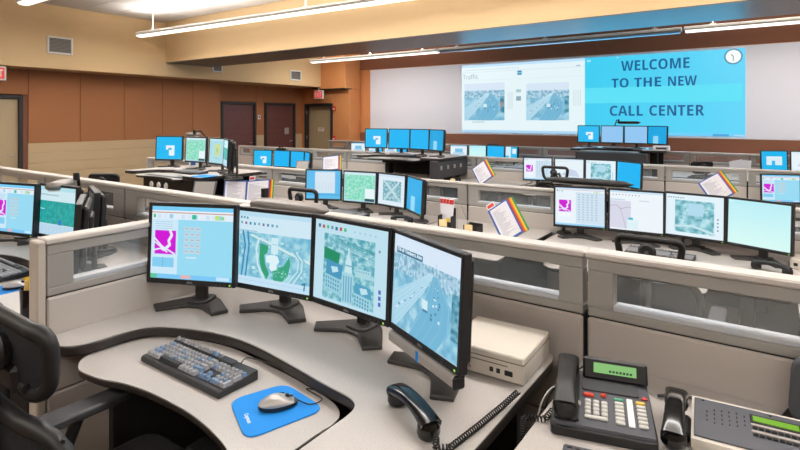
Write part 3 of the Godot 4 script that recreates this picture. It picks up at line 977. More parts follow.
func pendant(label: String, a: Vector3, b: Vector3, lit: bool, down: float, up: float) -> void:
	var mid := (a + b) / 2.0
	var len_ := a.distance_to(b)
	var yaw := atan2(-(b.z - a.z), b.x - a.x)
	var o := thing("pendant_light", label, "light", mid, rad_to_deg(yaw), "linear pendant lights")
	var h := len_ / 2.0
	var prof := func(pts: Array, x0: float, x1: float) -> MB:
		var m := mb()
		for i in pts.size():
			var p: Vector2 = pts[i]
			var q: Vector2 = pts[(i + 1) % pts.size()]
			var nn := Vector3(0, (p.x - q.x), (q.y - p.y))
			var mm := (p + q) / 2.0
			if nn.dot(Vector3(0, mm.y - 0.03, mm.x)) < 0: nn = -nn
			m.quad(Vector3(x0, p.y, p.x), Vector3(x1, p.y, p.x), Vector3(x1, q.y, q.x), Vector3(x0, q.y, q.x), nn)
		for x in [x0, x1]:
			for i in range(1, pts.size() - 1):
				m.flat(Vector3(x, pts[0].y, pts[0].x), Vector3(x, pts[i].y, pts[i].x), Vector3(x, pts[i + 1].y, pts[i + 1].x), Vector3(signf(x - (x0 + x1) / 2), 0, 0))
		return m
	part(o, "housing", prof.call([Vector2(-0.09, 0.035), Vector2(-0.105, 0.05), Vector2(-0.09, 0.085), Vector2(-0.06, 0.095), Vector2(0.06, 0.095), Vector2(0.09, 0.085), Vector2(0.105, 0.05), Vector2(0.09, 0.035)], -h, h), M.fixture)
	part(o, "reveal_band", prof.call([Vector2(-0.085, 0.022), Vector2(-0.085, 0.036), Vector2(0.085, 0.036), Vector2(0.085, 0.022)], -h + 0.01, h - 0.01), M.fixture_band)
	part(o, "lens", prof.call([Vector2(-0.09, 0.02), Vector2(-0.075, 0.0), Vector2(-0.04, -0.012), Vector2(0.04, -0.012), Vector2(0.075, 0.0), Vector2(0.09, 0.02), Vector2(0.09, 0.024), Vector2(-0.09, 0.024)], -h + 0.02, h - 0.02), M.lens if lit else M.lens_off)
	for k in 3:
		var x := -h + 0.45 + k * (len_ - 0.9) / 2.0
		part(o, "hanger", mb().tube([Vector3(x, 0.09, 0), Vector3(x, CEIL - mid.y, 0)], 0.006, 6), M.fixture)
		part(o, "clamp", mb().box(Vector3(x, 0.105, 0), Vector3(0.1, 0.03, 0.06), 0.008), M.fixture)
	if lit:
		var by := Basis(Vector3.UP, yaw)
		area("pendant_down", mid + Vector3(0, -0.03, 0), Vector2(len_ - 0.1, 0.16), by * Basis(Vector3.RIGHT, -PI / 2), c8(255, 250, 244), down * len_)
		area("pendant_up", mid + Vector3(0, 0.12, 0), Vector2(len_ - 0.1, 0.16), by * Basis(Vector3.RIGHT, PI / 2), c8(255, 250, 244), up * len_)

func lights() -> void:
	var dn := 1.2
	var up := 2.3
	pendant("long white pendant light in front of the tan beam", Vector3(-10.51, 3.38, -5.735), Vector3(-1.5, 3.38, -6.2), true, dn * 0.6, up * 0.6)
	pendant("long pendant light continuing right of the first one before the beam", Vector3(-1.3, 3.38, -6.2), Vector3(7.5, 3.38, -6.2), true, dn * 0.6, up * 0.6)
	pendant("lit pendant light behind the beam above the left grey board", Vector3(-10.69, 3.3, -10.88), Vector3(-6.5, 3.3, -10.9), true, dn * 1.3, up * 1.3)
	pendant("unlit pendant light before the projected display, reflecting blue", Vector3(-6.45, 3.3, -10.9), Vector3(-1.3, 3.3, -10.9), false, dn, up)
	pendant("lit pendant light behind the beam at the far right", Vector3(-1.25, 3.3, -10.9), Vector3(6.0, 3.3, -10.9), true, dn * 1.2, up * 1.2)
	pendant("pendant light cut off at the top left corner", Vector3(-9.4, 3.47, -3.3), Vector3(-4.0, 3.47, -3.3), true, dn * 1.3, up * 2.0)
	pendant("pendant light over the right front desks", Vector3(-3.4, 3.47, -2.6), Vector3(7.0, 3.47, -2.6), true, dn, up)
	pendant("pendant light behind the camera", Vector3(-9.0, 3.47, 2.0), Vector3(7.0, 3.47, 2.0), true, dn, up)
# ---------------------------------------------------------------- partitions and desks
# A partition panel between a and b (ends of its centre line), standing on y0.
func partition(label: String, a: Vector2, b: Vector2, y0: float, win: bool, end_post := 0, group := "", m0 := 0.08, m1 := 0.08) -> Node3D:
	var len_ := a.distance_to(b)
	var yaw := atan2(-(b.y - a.y), b.x - a.x)
	var o := thing("partition", label, "partition", Vector3((a.x + b.x) / 2, y0, (a.y + b.y) / 2), rad_to_deg(yaw), group)
	var h := len_ / 2.0 - 0.008
	part(o, "top_cap", mb().box(Vector3(0, 1.099, 0), Vector3(len_ - 0.002, 0.022, 0.074), 0.005), M.cap)
	part(o, "core", wallbox(-h - 0.004, h + 0.004, 0.0, 0.9, -0.022, 0.022), M.black_soft)
	part(o, "kick_panel", mb().box(Vector3(0, 0.31, 0), Vector3(h * 2, 0.46, 0.066), 0.006), M.panel_fabric)
	part(o, "base_rail", mb().box(Vector3(0, 0.04, 0), Vector3(h * 2, 0.08, 0.06), 0.005), M.rail)
	part(o, "fabric_panel", mb().box(Vector3(0, 0.7185, 0), Vector3(h * 2, 0.349, 0.066), 0.006), M.panel_fabric)
	if win:
		var x0 := -h + m0
		var x1 := h - m1
		var f := mb()
		f.box(Vector3(0, 1.067, 0), Vector3(h * 2, 0.038, 0.058), 0.004)
		f.box(Vector3(0, 0.913, 0), Vector3(h * 2, 0.03, 0.058), 0.004)
		f.box(Vector3((-h + x0) / 2, 0.988, 0), Vector3(x0 + h, 0.12, 0.056), 0.002)
		f.box(Vector3((h + x1) / 2, 0.988, 0), Vector3(h - x1, 0.12, 0.056), 0.002)
		part(o, "window_frame", f, M.rail)
		part(o, "sill", mb().box(Vector3((x0 + x1) / 2, 0.936, 0), Vector3(x1 - x0, 0.016, 0.054), 0.003), M.sill)
		part(o, "glass_pane", wallbox(x0 - 0.004, x1 + 0.004, 0.94, 1.05, -0.003, 0.003), M.glass)
	else:
		part(o, "upper_panel", mb().box(Vector3(0, 0.99, 0), Vector3(h * 2, 0.184, 0.062), 0.005), M.rail)
	if end_post != 0:
		part(o, "end_post", mb().box(Vector3(end_post * (len_ / 2 + 0.012), 0.55, 0), Vector3(0.03, 1.108, 0.07), 0.005), M.post)
	return o

func smooth(pts: Array, steps := 4, closed := true) -> PackedVector2Array:
	var o := PackedVector2Array()
	var n := pts.size()
	for i in n:
		var a: Vector2 = pts[i]
		var b: Vector2 = pts[(i + 1) % n]
		if not closed and i == n - 1:
			o.append(a)
			continue
		if a.distance_to(b) < 0.25:
			for k in steps: o.append(a.cubic_interpolate(b, pts[(i - 1 + n) % n if closed else maxi(i - 1, 0)], pts[(i + 2) % n if closed else mini(i + 2, n - 1)], k / float(steps)))
		else:
			o.append(a)
	return o

func round_poly(c: Array, r: float, steps := 5) -> PackedVector2Array:
	var o := PackedVector2Array()
	var n := c.size()
	for i in n:
		var p: Vector2 = c[i]
		var a: Vector2 = p + (c[(i - 1 + n) % n] - p).normalized() * r
		var b: Vector2 = p + (c[(i + 1) % n] - p).normalized() * r
		for k in steps + 1:
			var t := k / float(steps)
			o.append(a.lerp(p, t).lerp(p.lerp(b, t), t))
	return o

# outlines are given for the front-row desk, whose left partition face is at x = -2.17 and whose back partition face is at z = -1.77
func desk_outline(front: float) -> PackedVector2Array:
	var c := smooth([Vector2(-0.92, -1.06), Vector2(-0.926, -1.1), Vector2(-0.948, -1.13), Vector2(-0.995, -1.147), Vector2(-1.1, -1.16), Vector2(-1.264, -1.187), Vector2(-1.5, -1.216), Vector2(-1.685, -1.2), Vector2(-1.853, -1.142), Vector2(-1.935, -1.085), Vector2(-1.96, -1.0), Vector2(-1.965, -0.91), Vector2(-1.985, -0.85), Vector2(-2.03, -0.82), Vector2(-2.09, -0.812)], 4, false)
	var o := PackedVector2Array([Vector2(-0.918, front), Vector2(-0.92, -1.02)])
	o.append_array(c)
	o.append_array(PackedVector2Array([Vector2(-2.14, -0.812), Vector2(-2.14, -1.764), Vector2(-0.64, -1.764), Vector2(-0.605, -1.75), Vector2(-0.585, -1.725), Vector2(-0.577, -1.69), Vector2(-0.575, front - 0.03), Vector2(-0.6, front)]))
	return o

func tray_outline() -> PackedVector2Array:
	return smooth([Vector2(-1.925, -0.838), Vector2(-1.874, -0.822), Vector2(-1.767, -0.833), Vector2(-1.673, -0.862), Vector2(-1.553, -0.88), Vector2(-1.387, -0.884), Vector2(-1.267, -0.873), Vector2(-1.154, -0.85), Vector2(-1.08, -0.822), Vector2(-1.03, -0.806), Vector2(-0.995, -0.82), Vector2(-0.983, -0.86), Vector2(-0.983, -1.02), Vector2(-0.978, -1.07), Vector2(-0.99, -1.115), Vector2(-1.02, -1.143), Vector2(-1.07, -1.163), Vector2(-1.145, -1.176), Vector2(-1.295, -1.198), Vector2(-1.547, -1.22), Vector2(-1.698, -1.207), Vector2(-1.875, -1.15), Vector2(-1.965, -1.09), Vector2(-1.99, -1.0), Vector2(-1.982, -0.91), Vector2(-1.96, -0.865)], 4)

var desk_mesh := {}
func desk(label: String, dx: float, dz: float, y0: float, top: float, lowered := 0.046, legs_black := true) -> Node3D:
	var o := thing("desk", label, "desk", Vector3(-1.4 + dx, y0, -1.3 + dz), 0, "corner desks with curved keyboard trays")
	var t := top - y0
	if not desk_mesh.has("top"):
		var sh := Transform3D(Basis.IDENTITY, Vector3(1.4, 0, 1.3))
		for e in [["", -0.47], ["short_", -0.84]]:
			desk_mesh[e[0] + "top"] = mb(sh).slab(desk_outline(e[1]), -0.004, 0.0, 0.0, 3).done()
			desk_mesh[e[0] + "edge"] = mb(sh).slab(desk_outline(e[1]), -0.042, -0.002, 0.012, 7).done()
		desk_mesh.tray = mb(sh).slab(tray_outline(), -0.004, 0.0, 0.0, 3).done()
		desk_mesh.tray_edge = mb(sh).slab(tray_outline(), -0.03, -0.002, 0.012, 7).done()
	part(o, "worktop", desk_mesh[("short_" if y0 < 0.1 else "") + "top"], M.laminate, Vector3(0, t, 0))
	part(o, "edge_band", desk_mesh[("short_" if y0 < 0.1 else "") + "edge"], M.edge, Vector3(0, t, 0))
	var tr := part(o, "keyboard_tray", desk_mesh.tray, M.laminate, Vector3(0, t - lowered, 0))
	part(tr, "tray_edge", desk_mesh.tray_edge, M.edge)
	var dk: Material = M.black_soft
	if y0 > 0.1:
		part(o, "modesty_panel", mb().box(Vector3(0, t * 0.5 - 0.02, -0.36), Vector3(1.42, t - 0.06, 0.03), 0.004), dk)
		part(o, "side_panel", mb().box(Vector3(-0.7, t * 0.5 - 0.02, -0.04), Vector3(0.03, t - 0.06, 0.62), 0.004), dk)
		part(o, "storage_box", mb().box(Vector3(-0.2, 0.19, -0.05), Vector3(0.24, 0.36, 0.5), 0.01), dk)
	else:
		part(o, "modesty_panel", mb().box(Vector3(0, t - 0.2, -0.36), Vector3(1.42, 0.3, 0.03), 0.004), dk)
	for p in [[-0.55, -0.1], [0.6, -0.1]]:
		var l := part(o, "lift_column", mb().box(Vector3(p[0], t / 2 - 0.03, p[1] - 0.08), Vector3(0.09, t - 0.06, 0.14), 0.01), dk)
		part(l, "foot", mb().box(Vector3(p[0], 0.025, p[1] - 0.05), Vector3(0.08, 0.05, 0.6), 0.015), dk)
	part(o, "tray_arm", mb().box(Vector3(-0.1, t - lowered - 0.055, 0.16), Vector3(0.5, 0.04, 0.3), 0.01), dk)
	part(o, "cable_trough", mb().box(Vector3(-0.02, t - 0.1, -0.3), Vector3(1.2, 0.1, 0.14), 0.01), dk)
	return o

func side_desk(label: String, x0: float, x1: float, z0: float, z1: float, y0: float, top: float) -> Node3D:
	var o := thing("side_desk", label, "desk", Vector3((x0 + x1) / 2, y0, (z0 + z1) / 2), 0, "straight side desks between the corner desks")
	var w := (x1 - x0) / 2
	var d := (z1 - z0) / 2
	var t := top - y0
	var out := round_poly([Vector2(-w, -d), Vector2(w, -d), Vector2(w, d), Vector2(-w, d)], 0.03)
	part(o, "worktop", mb().slab(out, t - 0.004, t, 0.0, 3), M.laminate)
	part(o, "edge_band", mb().slab(out, t - 0.032, t - 0.002, 0.012, 7), M.edge)
	part(o, "pedestal", mb().box(Vector3(w - 0.03 - minf(0.21, w - 0.06), (t - 0.032) / 2, -0.02), Vector3(2 * minf(0.21, w - 0.06), t - 0.034, d * 1.7), 0.008), M.black_soft)
	part(o, "leg", mb().box(Vector3(-w + 0.06, (t - 0.032) / 2, 0), Vector3(0.05, t - 0.034, d * 1.6), 0.008), M.black_soft)
	return o
# ---------------------------------------------------------------- monitors
const PW := 0.405
const PH := 0.335
var mon_mesh := {}
func monitor(label: String, at: Vector3, yaw: float, lift: float, screen: String, group: String, fine := false, bar := false) -> Node3D:
	var o := thing("monitor", label, "monitor", at, yaw, group)
	var tilt := Basis(Vector3.RIGHT, deg_to_rad(-3.0))
	if not mon_mesh.has("frame"):
		var f := mb()
		var bz := 0.0155
		for sg in [-1, 1]: f.box(Vector3(sg * (PW / 2 - bz / 2), PH / 2, -0.015), Vector3(bz, PH, 0.03), 0.003)
		f.box(Vector3(0, PH - bz / 2, -0.015), Vector3(PW - bz * 2, bz, 0.03), 0.003)
		f.box(Vector3(0, 0.0105, -0.015), Vector3(PW - bz * 2, 0.021, 0.03), 0.003)
		f.box(Vector3(0, PH / 2, -0.02), Vector3(PW - bz * 2, PH - 0.036, 0.016), 0.0)
		mon_mesh.frame = f.done()
		mon_mesh.back = mb().box(Vector3(0, PH / 2, -0.044), Vector3(PW - 0.03, PH - 0.03, 0.03), 0.012).box(Vector3(0, PH / 2 - 0.01, -0.065), Vector3(0.2, 0.2, 0.02), 0.006).done()
		var s := mb()
		var x := PW / 2 - bz
		s.quad_uv(Vector3(-x, PH - bz, 0), Vector3(x, PH - bz, 0), Vector3(x, 0.021, 0), Vector3(-x, 0.021, 0), Vector3(0, 0, 1))
		mon_mesh.screen = s.done()
		mon_mesh.led = mb().box(Vector3.ZERO, Vector3(0.007, 0.006, 0.002), 0.0006).done()
		mon_mesh.knob = mb().box(Vector3.ZERO, Vector3(0.009, 0.005, 0.002), 0.0006).done()
		var b := PackedVector2Array([Vector2(-0.125, 0.045), Vector2(-0.045, -0.012), Vector2(-0.02, -0.022), Vector2(0.02, -0.022), Vector2(0.045, -0.012), Vector2(0.125, 0.045), Vector2(0.172, -0.005), Vector2(0.075, -0.115), Vector2(0.03, -0.15), Vector2(-0.03, -0.15), Vector2(-0.075, -0.115), Vector2(-0.172, -0.005)])
		mon_mesh.base = mb().slab(b, 0.0, 0.016, 0.006, 7).done()
		mon_mesh.hub = mb().slab(round_poly([Vector2(-0.05, -0.035), Vector2(0.05, -0.035), Vector2(0.05, -0.14), Vector2(-0.05, -0.14)], 0.03), 0.012, 0.026, 0.005, 7).done()
	part(o, "housing", mon_mesh.frame, M.bezel, Vector3(0, lift, 0), tilt)
	part(o, "back_shell", mon_mesh.back, M.black, Vector3(0, lift, 0), tilt)
	part(o, "screen", mon_mesh.screen, SCREEN[screen], Vector3(0, lift, 0) + tilt * Vector3(0, 0, -0.004), tilt)
	var bs := part(o, "stand_base", mon_mesh.base, M.stand)
	part(bs, "hub", mon_mesh.hub, M.stand)
	part(o, "stand_post", mb().box(Vector3(0, (lift + 0.15) / 2 + 0.01, -0.09), Vector3(0.055, lift + 0.14, 0.024), 0.006), M.stand)
	part(o, "power_light", mon_mesh.led, M.led, Vector3(0, lift, 0) + tilt * Vector3(PW / 2 - 0.022, 0.0095, 0.0005), tilt)
	if fine:
		for k in 4: part(o, "menu_button", mon_mesh.knob, M.dark_gray, Vector3(0, lift, 0) + tilt * Vector3(PW / 2 - 0.045 - k * 0.019, 0.0095, 0.0005), tilt)
		words(o, "maker_mark", "DELL", 0.0075, M.silver, Vector3(0, lift, 0) + tilt * Vector3(0, 0.0105, 0.0004), tilt, 0.026, true)
	if screen == "highway":
		words(o, "screen_caption", "I76 @ Timbers Ave", 0.0115, M.caption, Vector3(0, lift, 0) + tilt * Vector3(-0.09, PH - 0.062, -0.003), tilt, 0.15, true)
	if bar:
		var sb := part(o, "speaker_bar", mb().box(Vector3(0, lift - 0.022, -0.008), Vector3(0.375, 0.038, 0.036), 0.008), M.silver)
		part(sb, "bar_end", mb().box(Vector3(0.19, lift - 0.021, -0.008), Vector3(0.014, 0.04, 0.04), 0.006), M.black)
		part(sb, "blue_mark", mb().box(Vector3(-0.0, lift - 0.02, 0.0105), Vector3(0.014, 0.032, 0.002), 0.0006), M.pad_blue)
	return o

# rows: [x, z, yaw, screen, what it shows]
func cluster(where: String, y: float, lift: float, rows: Array, group: String, fine := false) -> void:
	for r in rows:
		monitor("%s %s" % [r[4], where], Vector3(r[0], y, r[1]), r[2], r[6] if r.size() > 6 else lift, r[3], group, fine, r.size() > 5 and r[5])

# ---------------------------------------------------------------- keyboards, mice, phones
func keyboard(label: String, at: Vector3, yaw: float, detailed: bool) -> Node3D:
	var o := thing("keyboard", label, "keyboard", at, yaw)
	var wd := 0.432
	var body := mb()
	var prof := [[0.07, 0.014], [0.062, 0.02], [-0.03, 0.024], [-0.06, 0.032], [-0.077, 0.032]]
	var rows := []
	for p in prof: rows.append([Vector3(-wd / 2, p[1], p[0]), Vector3(wd / 2, p[1], p[0])])
	body.sheet(rows)
	var side := [Vector2(0.07, 0.002), Vector2(-0.077, 0.002)]
	for s in [-1.0, 1.0]:
		for i in prof.size() - 1:
			body.quad(Vector3(s * wd / 2, prof[i][1], prof[i][0]), Vector3(s * wd / 2, prof[i + 1][1], prof[i + 1][0]), Vector3(s * wd / 2, 0.002, prof[i + 1][0]), Vector3(s * wd / 2, 0.002, prof[i][0]), Vector3(s, 0, 0))
	body.quad(Vector3(-wd / 2, 0.002, side[0].x), Vector3(wd / 2, 0.002, side[0].x), Vector3(wd / 2, 0.014, side[0].x), Vector3(-wd / 2, 0.014, side[0].x), Vector3(0, 0, 1))
	body.quad(Vector3(-wd / 2, 0.002, side[1].x), Vector3(wd / 2, 0.002, side[1].x), Vector3(wd / 2, 0.032, side[1].x), Vector3(-wd / 2, 0.032, side[1].x), Vector3(0, 0, -1))
	body.quad(Vector3(-wd / 2, 0.002, 0.07), Vector3(wd / 2, 0.002, 0.07), Vector3(wd / 2, 0.002, -0.077), Vector3(-wd / 2, 0.002, -0.077), Vector3.DOWN)
	part(o, "case", body, M.kbd_body)
	part(o, "cable_hub", mb().box(Vector3(0.085, 0.033, -0.062), Vector3(0.07, 0.01, 0.03), 0.004), M.kbd_body)
	var pitch := 0.0185
	var kx := -wd / 2 + 0.007
	var keys := []   # x, z, width in units, depth, lift
	for r in 4:
		var n: int = [14, 14, 13, 12][r]
		var sizes := []
		for k in n: sizes.append(1.0)
		if r == 0: sizes[13] = 2.0
		if r == 1:
			sizes[0] = 1.5
			sizes[13] = 1.5
		if r == 2:
			sizes[0] = 1.75
			sizes[12] = 2.25
		if r == 3:
			sizes[0] = 2.25
			sizes[11] = 2.75
		var x := 0.0
		for s in sizes:
			keys.append([kx + (x + s / 2) * pitch, -0.034 + r * pitch, s, 1.0, r])
			x += s
	var x0 := 0.0
	for s in [1.5, 1.0, 1.5, 6.0, 1.5, 1.0, 1.0, 1.5]:
		keys.append([kx + (x0 + s / 2) * pitch, -0.034 + 4 * pitch + 0.003, s, 1.25, 4])
		x0 += s
	for k in 13: keys.append([kx + (k * 1.12 + 0.5 + (0.35 if k > 0 else 0.0)) * pitch * 0.98, -0.063, 0.95, 0.85, -1])
	for k in 3:
		for r in 2: keys.append([kx + (15.35 + k + 0.5) * pitch, -0.034 + r * pitch, 1.0, 1.0, r])
		keys.append([kx + (15.35 + k + 0.5) * pitch, -0.034 + 4 * pitch, 1.0, 1.0, 5])
	keys.append([kx + 16.85 * pitch, -0.034 + 3 * pitch, 1.0, 1.0, 5])
	for k in 3:
		for r in 5:
			if r == 4 and k == 1: continue
			keys.append([kx + (18.7 + k + 0.5) * pitch + (pitch / 2 if r == 4 and k == 0 else 0.0), -0.034 + r * pitch, 2.0 if r == 4 and k == 0 else 1.0, 1.0, r])
	for r in [0, 1.5, 3.5]: keys.append([kx + 22.2 * pitch, -0.034 + r * pitch, 1.0, 1.0 if r == 0 else 2.0, 3])
	var cache := {}
	var joined := mb()
	for k in keys:
		var y: float = 0.029 + (0.007 if k[4] == -1 else 0.0) - k[1] * 0.05
		if detailed:
			var id := "%.2f_%.2f" % [k[2], k[3]]
			if not cache.has(id):
				var w: float = k[2] * pitch - 0.002
				var d: float = k[3] * pitch - 0.002
				var b := mb()
				var lo := [Vector3(-w / 2, -0.005, d / 2), Vector3(w / 2, -0.005, d / 2), Vector3(w / 2, -0.005, -d / 2), Vector3(-w / 2, -0.005, -d / 2)]
				var hi := [Vector3(-w / 2 + 0.0035, 0.0055, d / 2 - 0.0045), Vector3(w / 2 - 0.0035, 0.0055, d / 2 - 0.0045), Vector3(w / 2 - 0.0035, 0.0055, -d / 2 + 0.002), Vector3(-w / 2 + 0.0035, 0.0055, -d / 2 + 0.002)]
				b.quad(hi[0], hi[1], hi[2], hi[3], Vector3.UP)
				for i in 4: b.quad(lo[i], lo[(i + 1) % 4], hi[(i + 1) % 4], hi[i], (lo[i] + lo[(i + 1) % 4]) * Vector3(1, 0, 1))
				cache[id] = b.done()
			part(o, "key", cache[id], M.kbd_body if k[4] == 4 and k[2] > 3.0 else M.key_blue if k[4] == 5 or (k[4] == 3 and k[2] > 1.2) or int(k[0] * 311.0 + k[1] * 97.0 + 900.0) % 7 == 0 else M.key, Vector3(k[0], y, k[1]))
		else:
			joined.box(Vector3(k[0], y, k[1]), Vector3(k[2] * pitch - 0.003, 0.009, k[3] * pitch - 0.003))
	if not detailed:
		var j := part(o, "keys", joined, M.key)
		j.set_meta("kind", "stuff")
	return o

func mouse(label: String, at: Vector3, yaw: float) -> Node3D:
	var o := thing("computer_mouse", label, "mouse", at, yaw)
	var shell := func(y0: float, y1: float, grow: float) -> MB:
		var g := []
		for i in 13:
			var t := i / 12.0
			var row := []
			for k in 24:
				var a := TAU * k / 24
				var f := sqrt(maxf(0.0, 1 - pow(t, 2.4)))
				var zz := sin(a) * 0.056
				var hump := 0.036 * (1.0 - 0.35 * pow((sin(a) * f - 0.15), 2) * 1.6)
				row.append(Vector3(cos(a) * 0.031 * f * (1 + 0.12 * sin(a)) * grow, y0 + (hump - y0) * t if y1 > 0.03 else y0 + (y1 - y0) * t, zz * f * grow))
			g.append(row)
		return mb().sheet(g, true)
	var base := mb()
	var outl := PackedVector2Array()
	for k in 24:
		var a := TAU * k / 24
		outl.append(Vector2(cos(a) * 0.031 * (1 + 0.12 * sin(a)), sin(a) * 0.056))
	part(o, "base", base.slab(outl, 0.002, 0.016, 0.003, 7), M.black)
	part(o, "top_shell", shell.call(0.014, 0.038, 1.0), M.silver)
	part(o, "scroll_wheel", mb().tube([Vector3(-0.003, 0.0295, -0.026), Vector3(0.003, 0.0295, -0.026)], 0.006, 10), M.black)
	part(o, "button_gap", mb().box(Vector3(0, 0.0285, -0.032), Vector3(0.0025, 0.006, 0.02), 0.0, Basis(Vector3.RIGHT, -0.16)), M.dark_gray)
	part(o, "thumb_button", mb().box(Vector3(-0.0285, 0.023, -0.008), Vector3(0.005, 0.007, 0.024), 0.002), M.black)
	return o

func cable(called: String, label: String, pts: Array, r: float, m: Material, cat := "cable") -> void:
	solid(called, mb().tube(curve(pts), r, 6), m, label, cat)

func curve(pts: Array, steps := 8) -> Array:
	var c := Curve3D.new()
	for i in pts.size():
		var t: Vector3 = (pts[mini(i + 1, pts.size() - 1)] - pts[maxi(i - 1, 0)]) / 6.0
		c.add_point(pts[i], -t, t)
	var o := []
	for i in pts.size() - 1:
		for k in steps: o.append(c.sample(i, k / float(steps)))
	o.append(pts[-1])
	return o

func coil(pts: Array, radius: float, wire: float, pitch: float) -> MB:
	var c := Curve3D.new()
	for i in pts.size():
		var t: Vector3 = (pts[mini(i + 1, pts.size() - 1)] - pts[maxi(i - 1, 0)]) / 6.0
		c.add_point(pts[i], -t, t)
	var len_ := c.get_baked_length()
	var turns := int(len_ / pitch)
	var o := []
	for i in turns * 9 + 1:
		var d := len_ * i / float(turns * 9)
		var p := c.sample_baked(d)
		var q := c.sample_baked(minf(d + 0.004, len_))
		if q.distance_to(p) < 1e-5: q = p + (p - c.sample_baked(d - 0.004))
		var t := (q - p).normalized()
		var s := t.cross(Vector3.UP).normalized()
		var up := s.cross(t)
		var a := TAU * i / 9.0
		o.append(p + (s * cos(a) + up * sin(a)) * radius)
	return mb().tube(o, wire, 5)

# handset lying along x, ear end at -x, hollow side down
func handset_parts(o: Node3D, t: Transform3D, glossy: bool) -> void:
	var m: Material = M.black_gloss if glossy else M.black
	var secs := []
	for i in 15:
		var s := -1.0 + 2.0 * i / 14.0
		var y := 0.036 + 0.018 * (1 - s * s)
		var hw := 0.023 + 0.005 * pow(absf(s), 3)
		var hh := 0.011 + 0.004 * absf(s)
		var ang := atan2(-0.036 * s, 0.1)
		secs.append([Vector3(s * 0.1, y, 0), hw, hh, Basis(Vector3(0, 0, 1), Vector3(-sin(ang), cos(ang), 0), Vector3(cos(ang), sin(ang), 0))])
	part(o, "handset_grip", mb(t).loft(secs, 20, 3.2), m)
	for s in [-1, 1]:
		var cup := mb(t * Transform3D(Basis(Vector3(0, 0, 1), -s * 0.12), Vector3(s * 0.083, 0, 0)))
		cup.lathe([Vector2(0, 0.003), Vector2(0.016, 0.003), Vector2(0.026, 0.006), Vector2(0.029, 0.016), Vector2(0.028, 0.034), Vector2(0.022, 0.046), Vector2(0, 0.048)], 20)
		part(o, "earpiece" if s < 0 else "mouthpiece", cup, m)

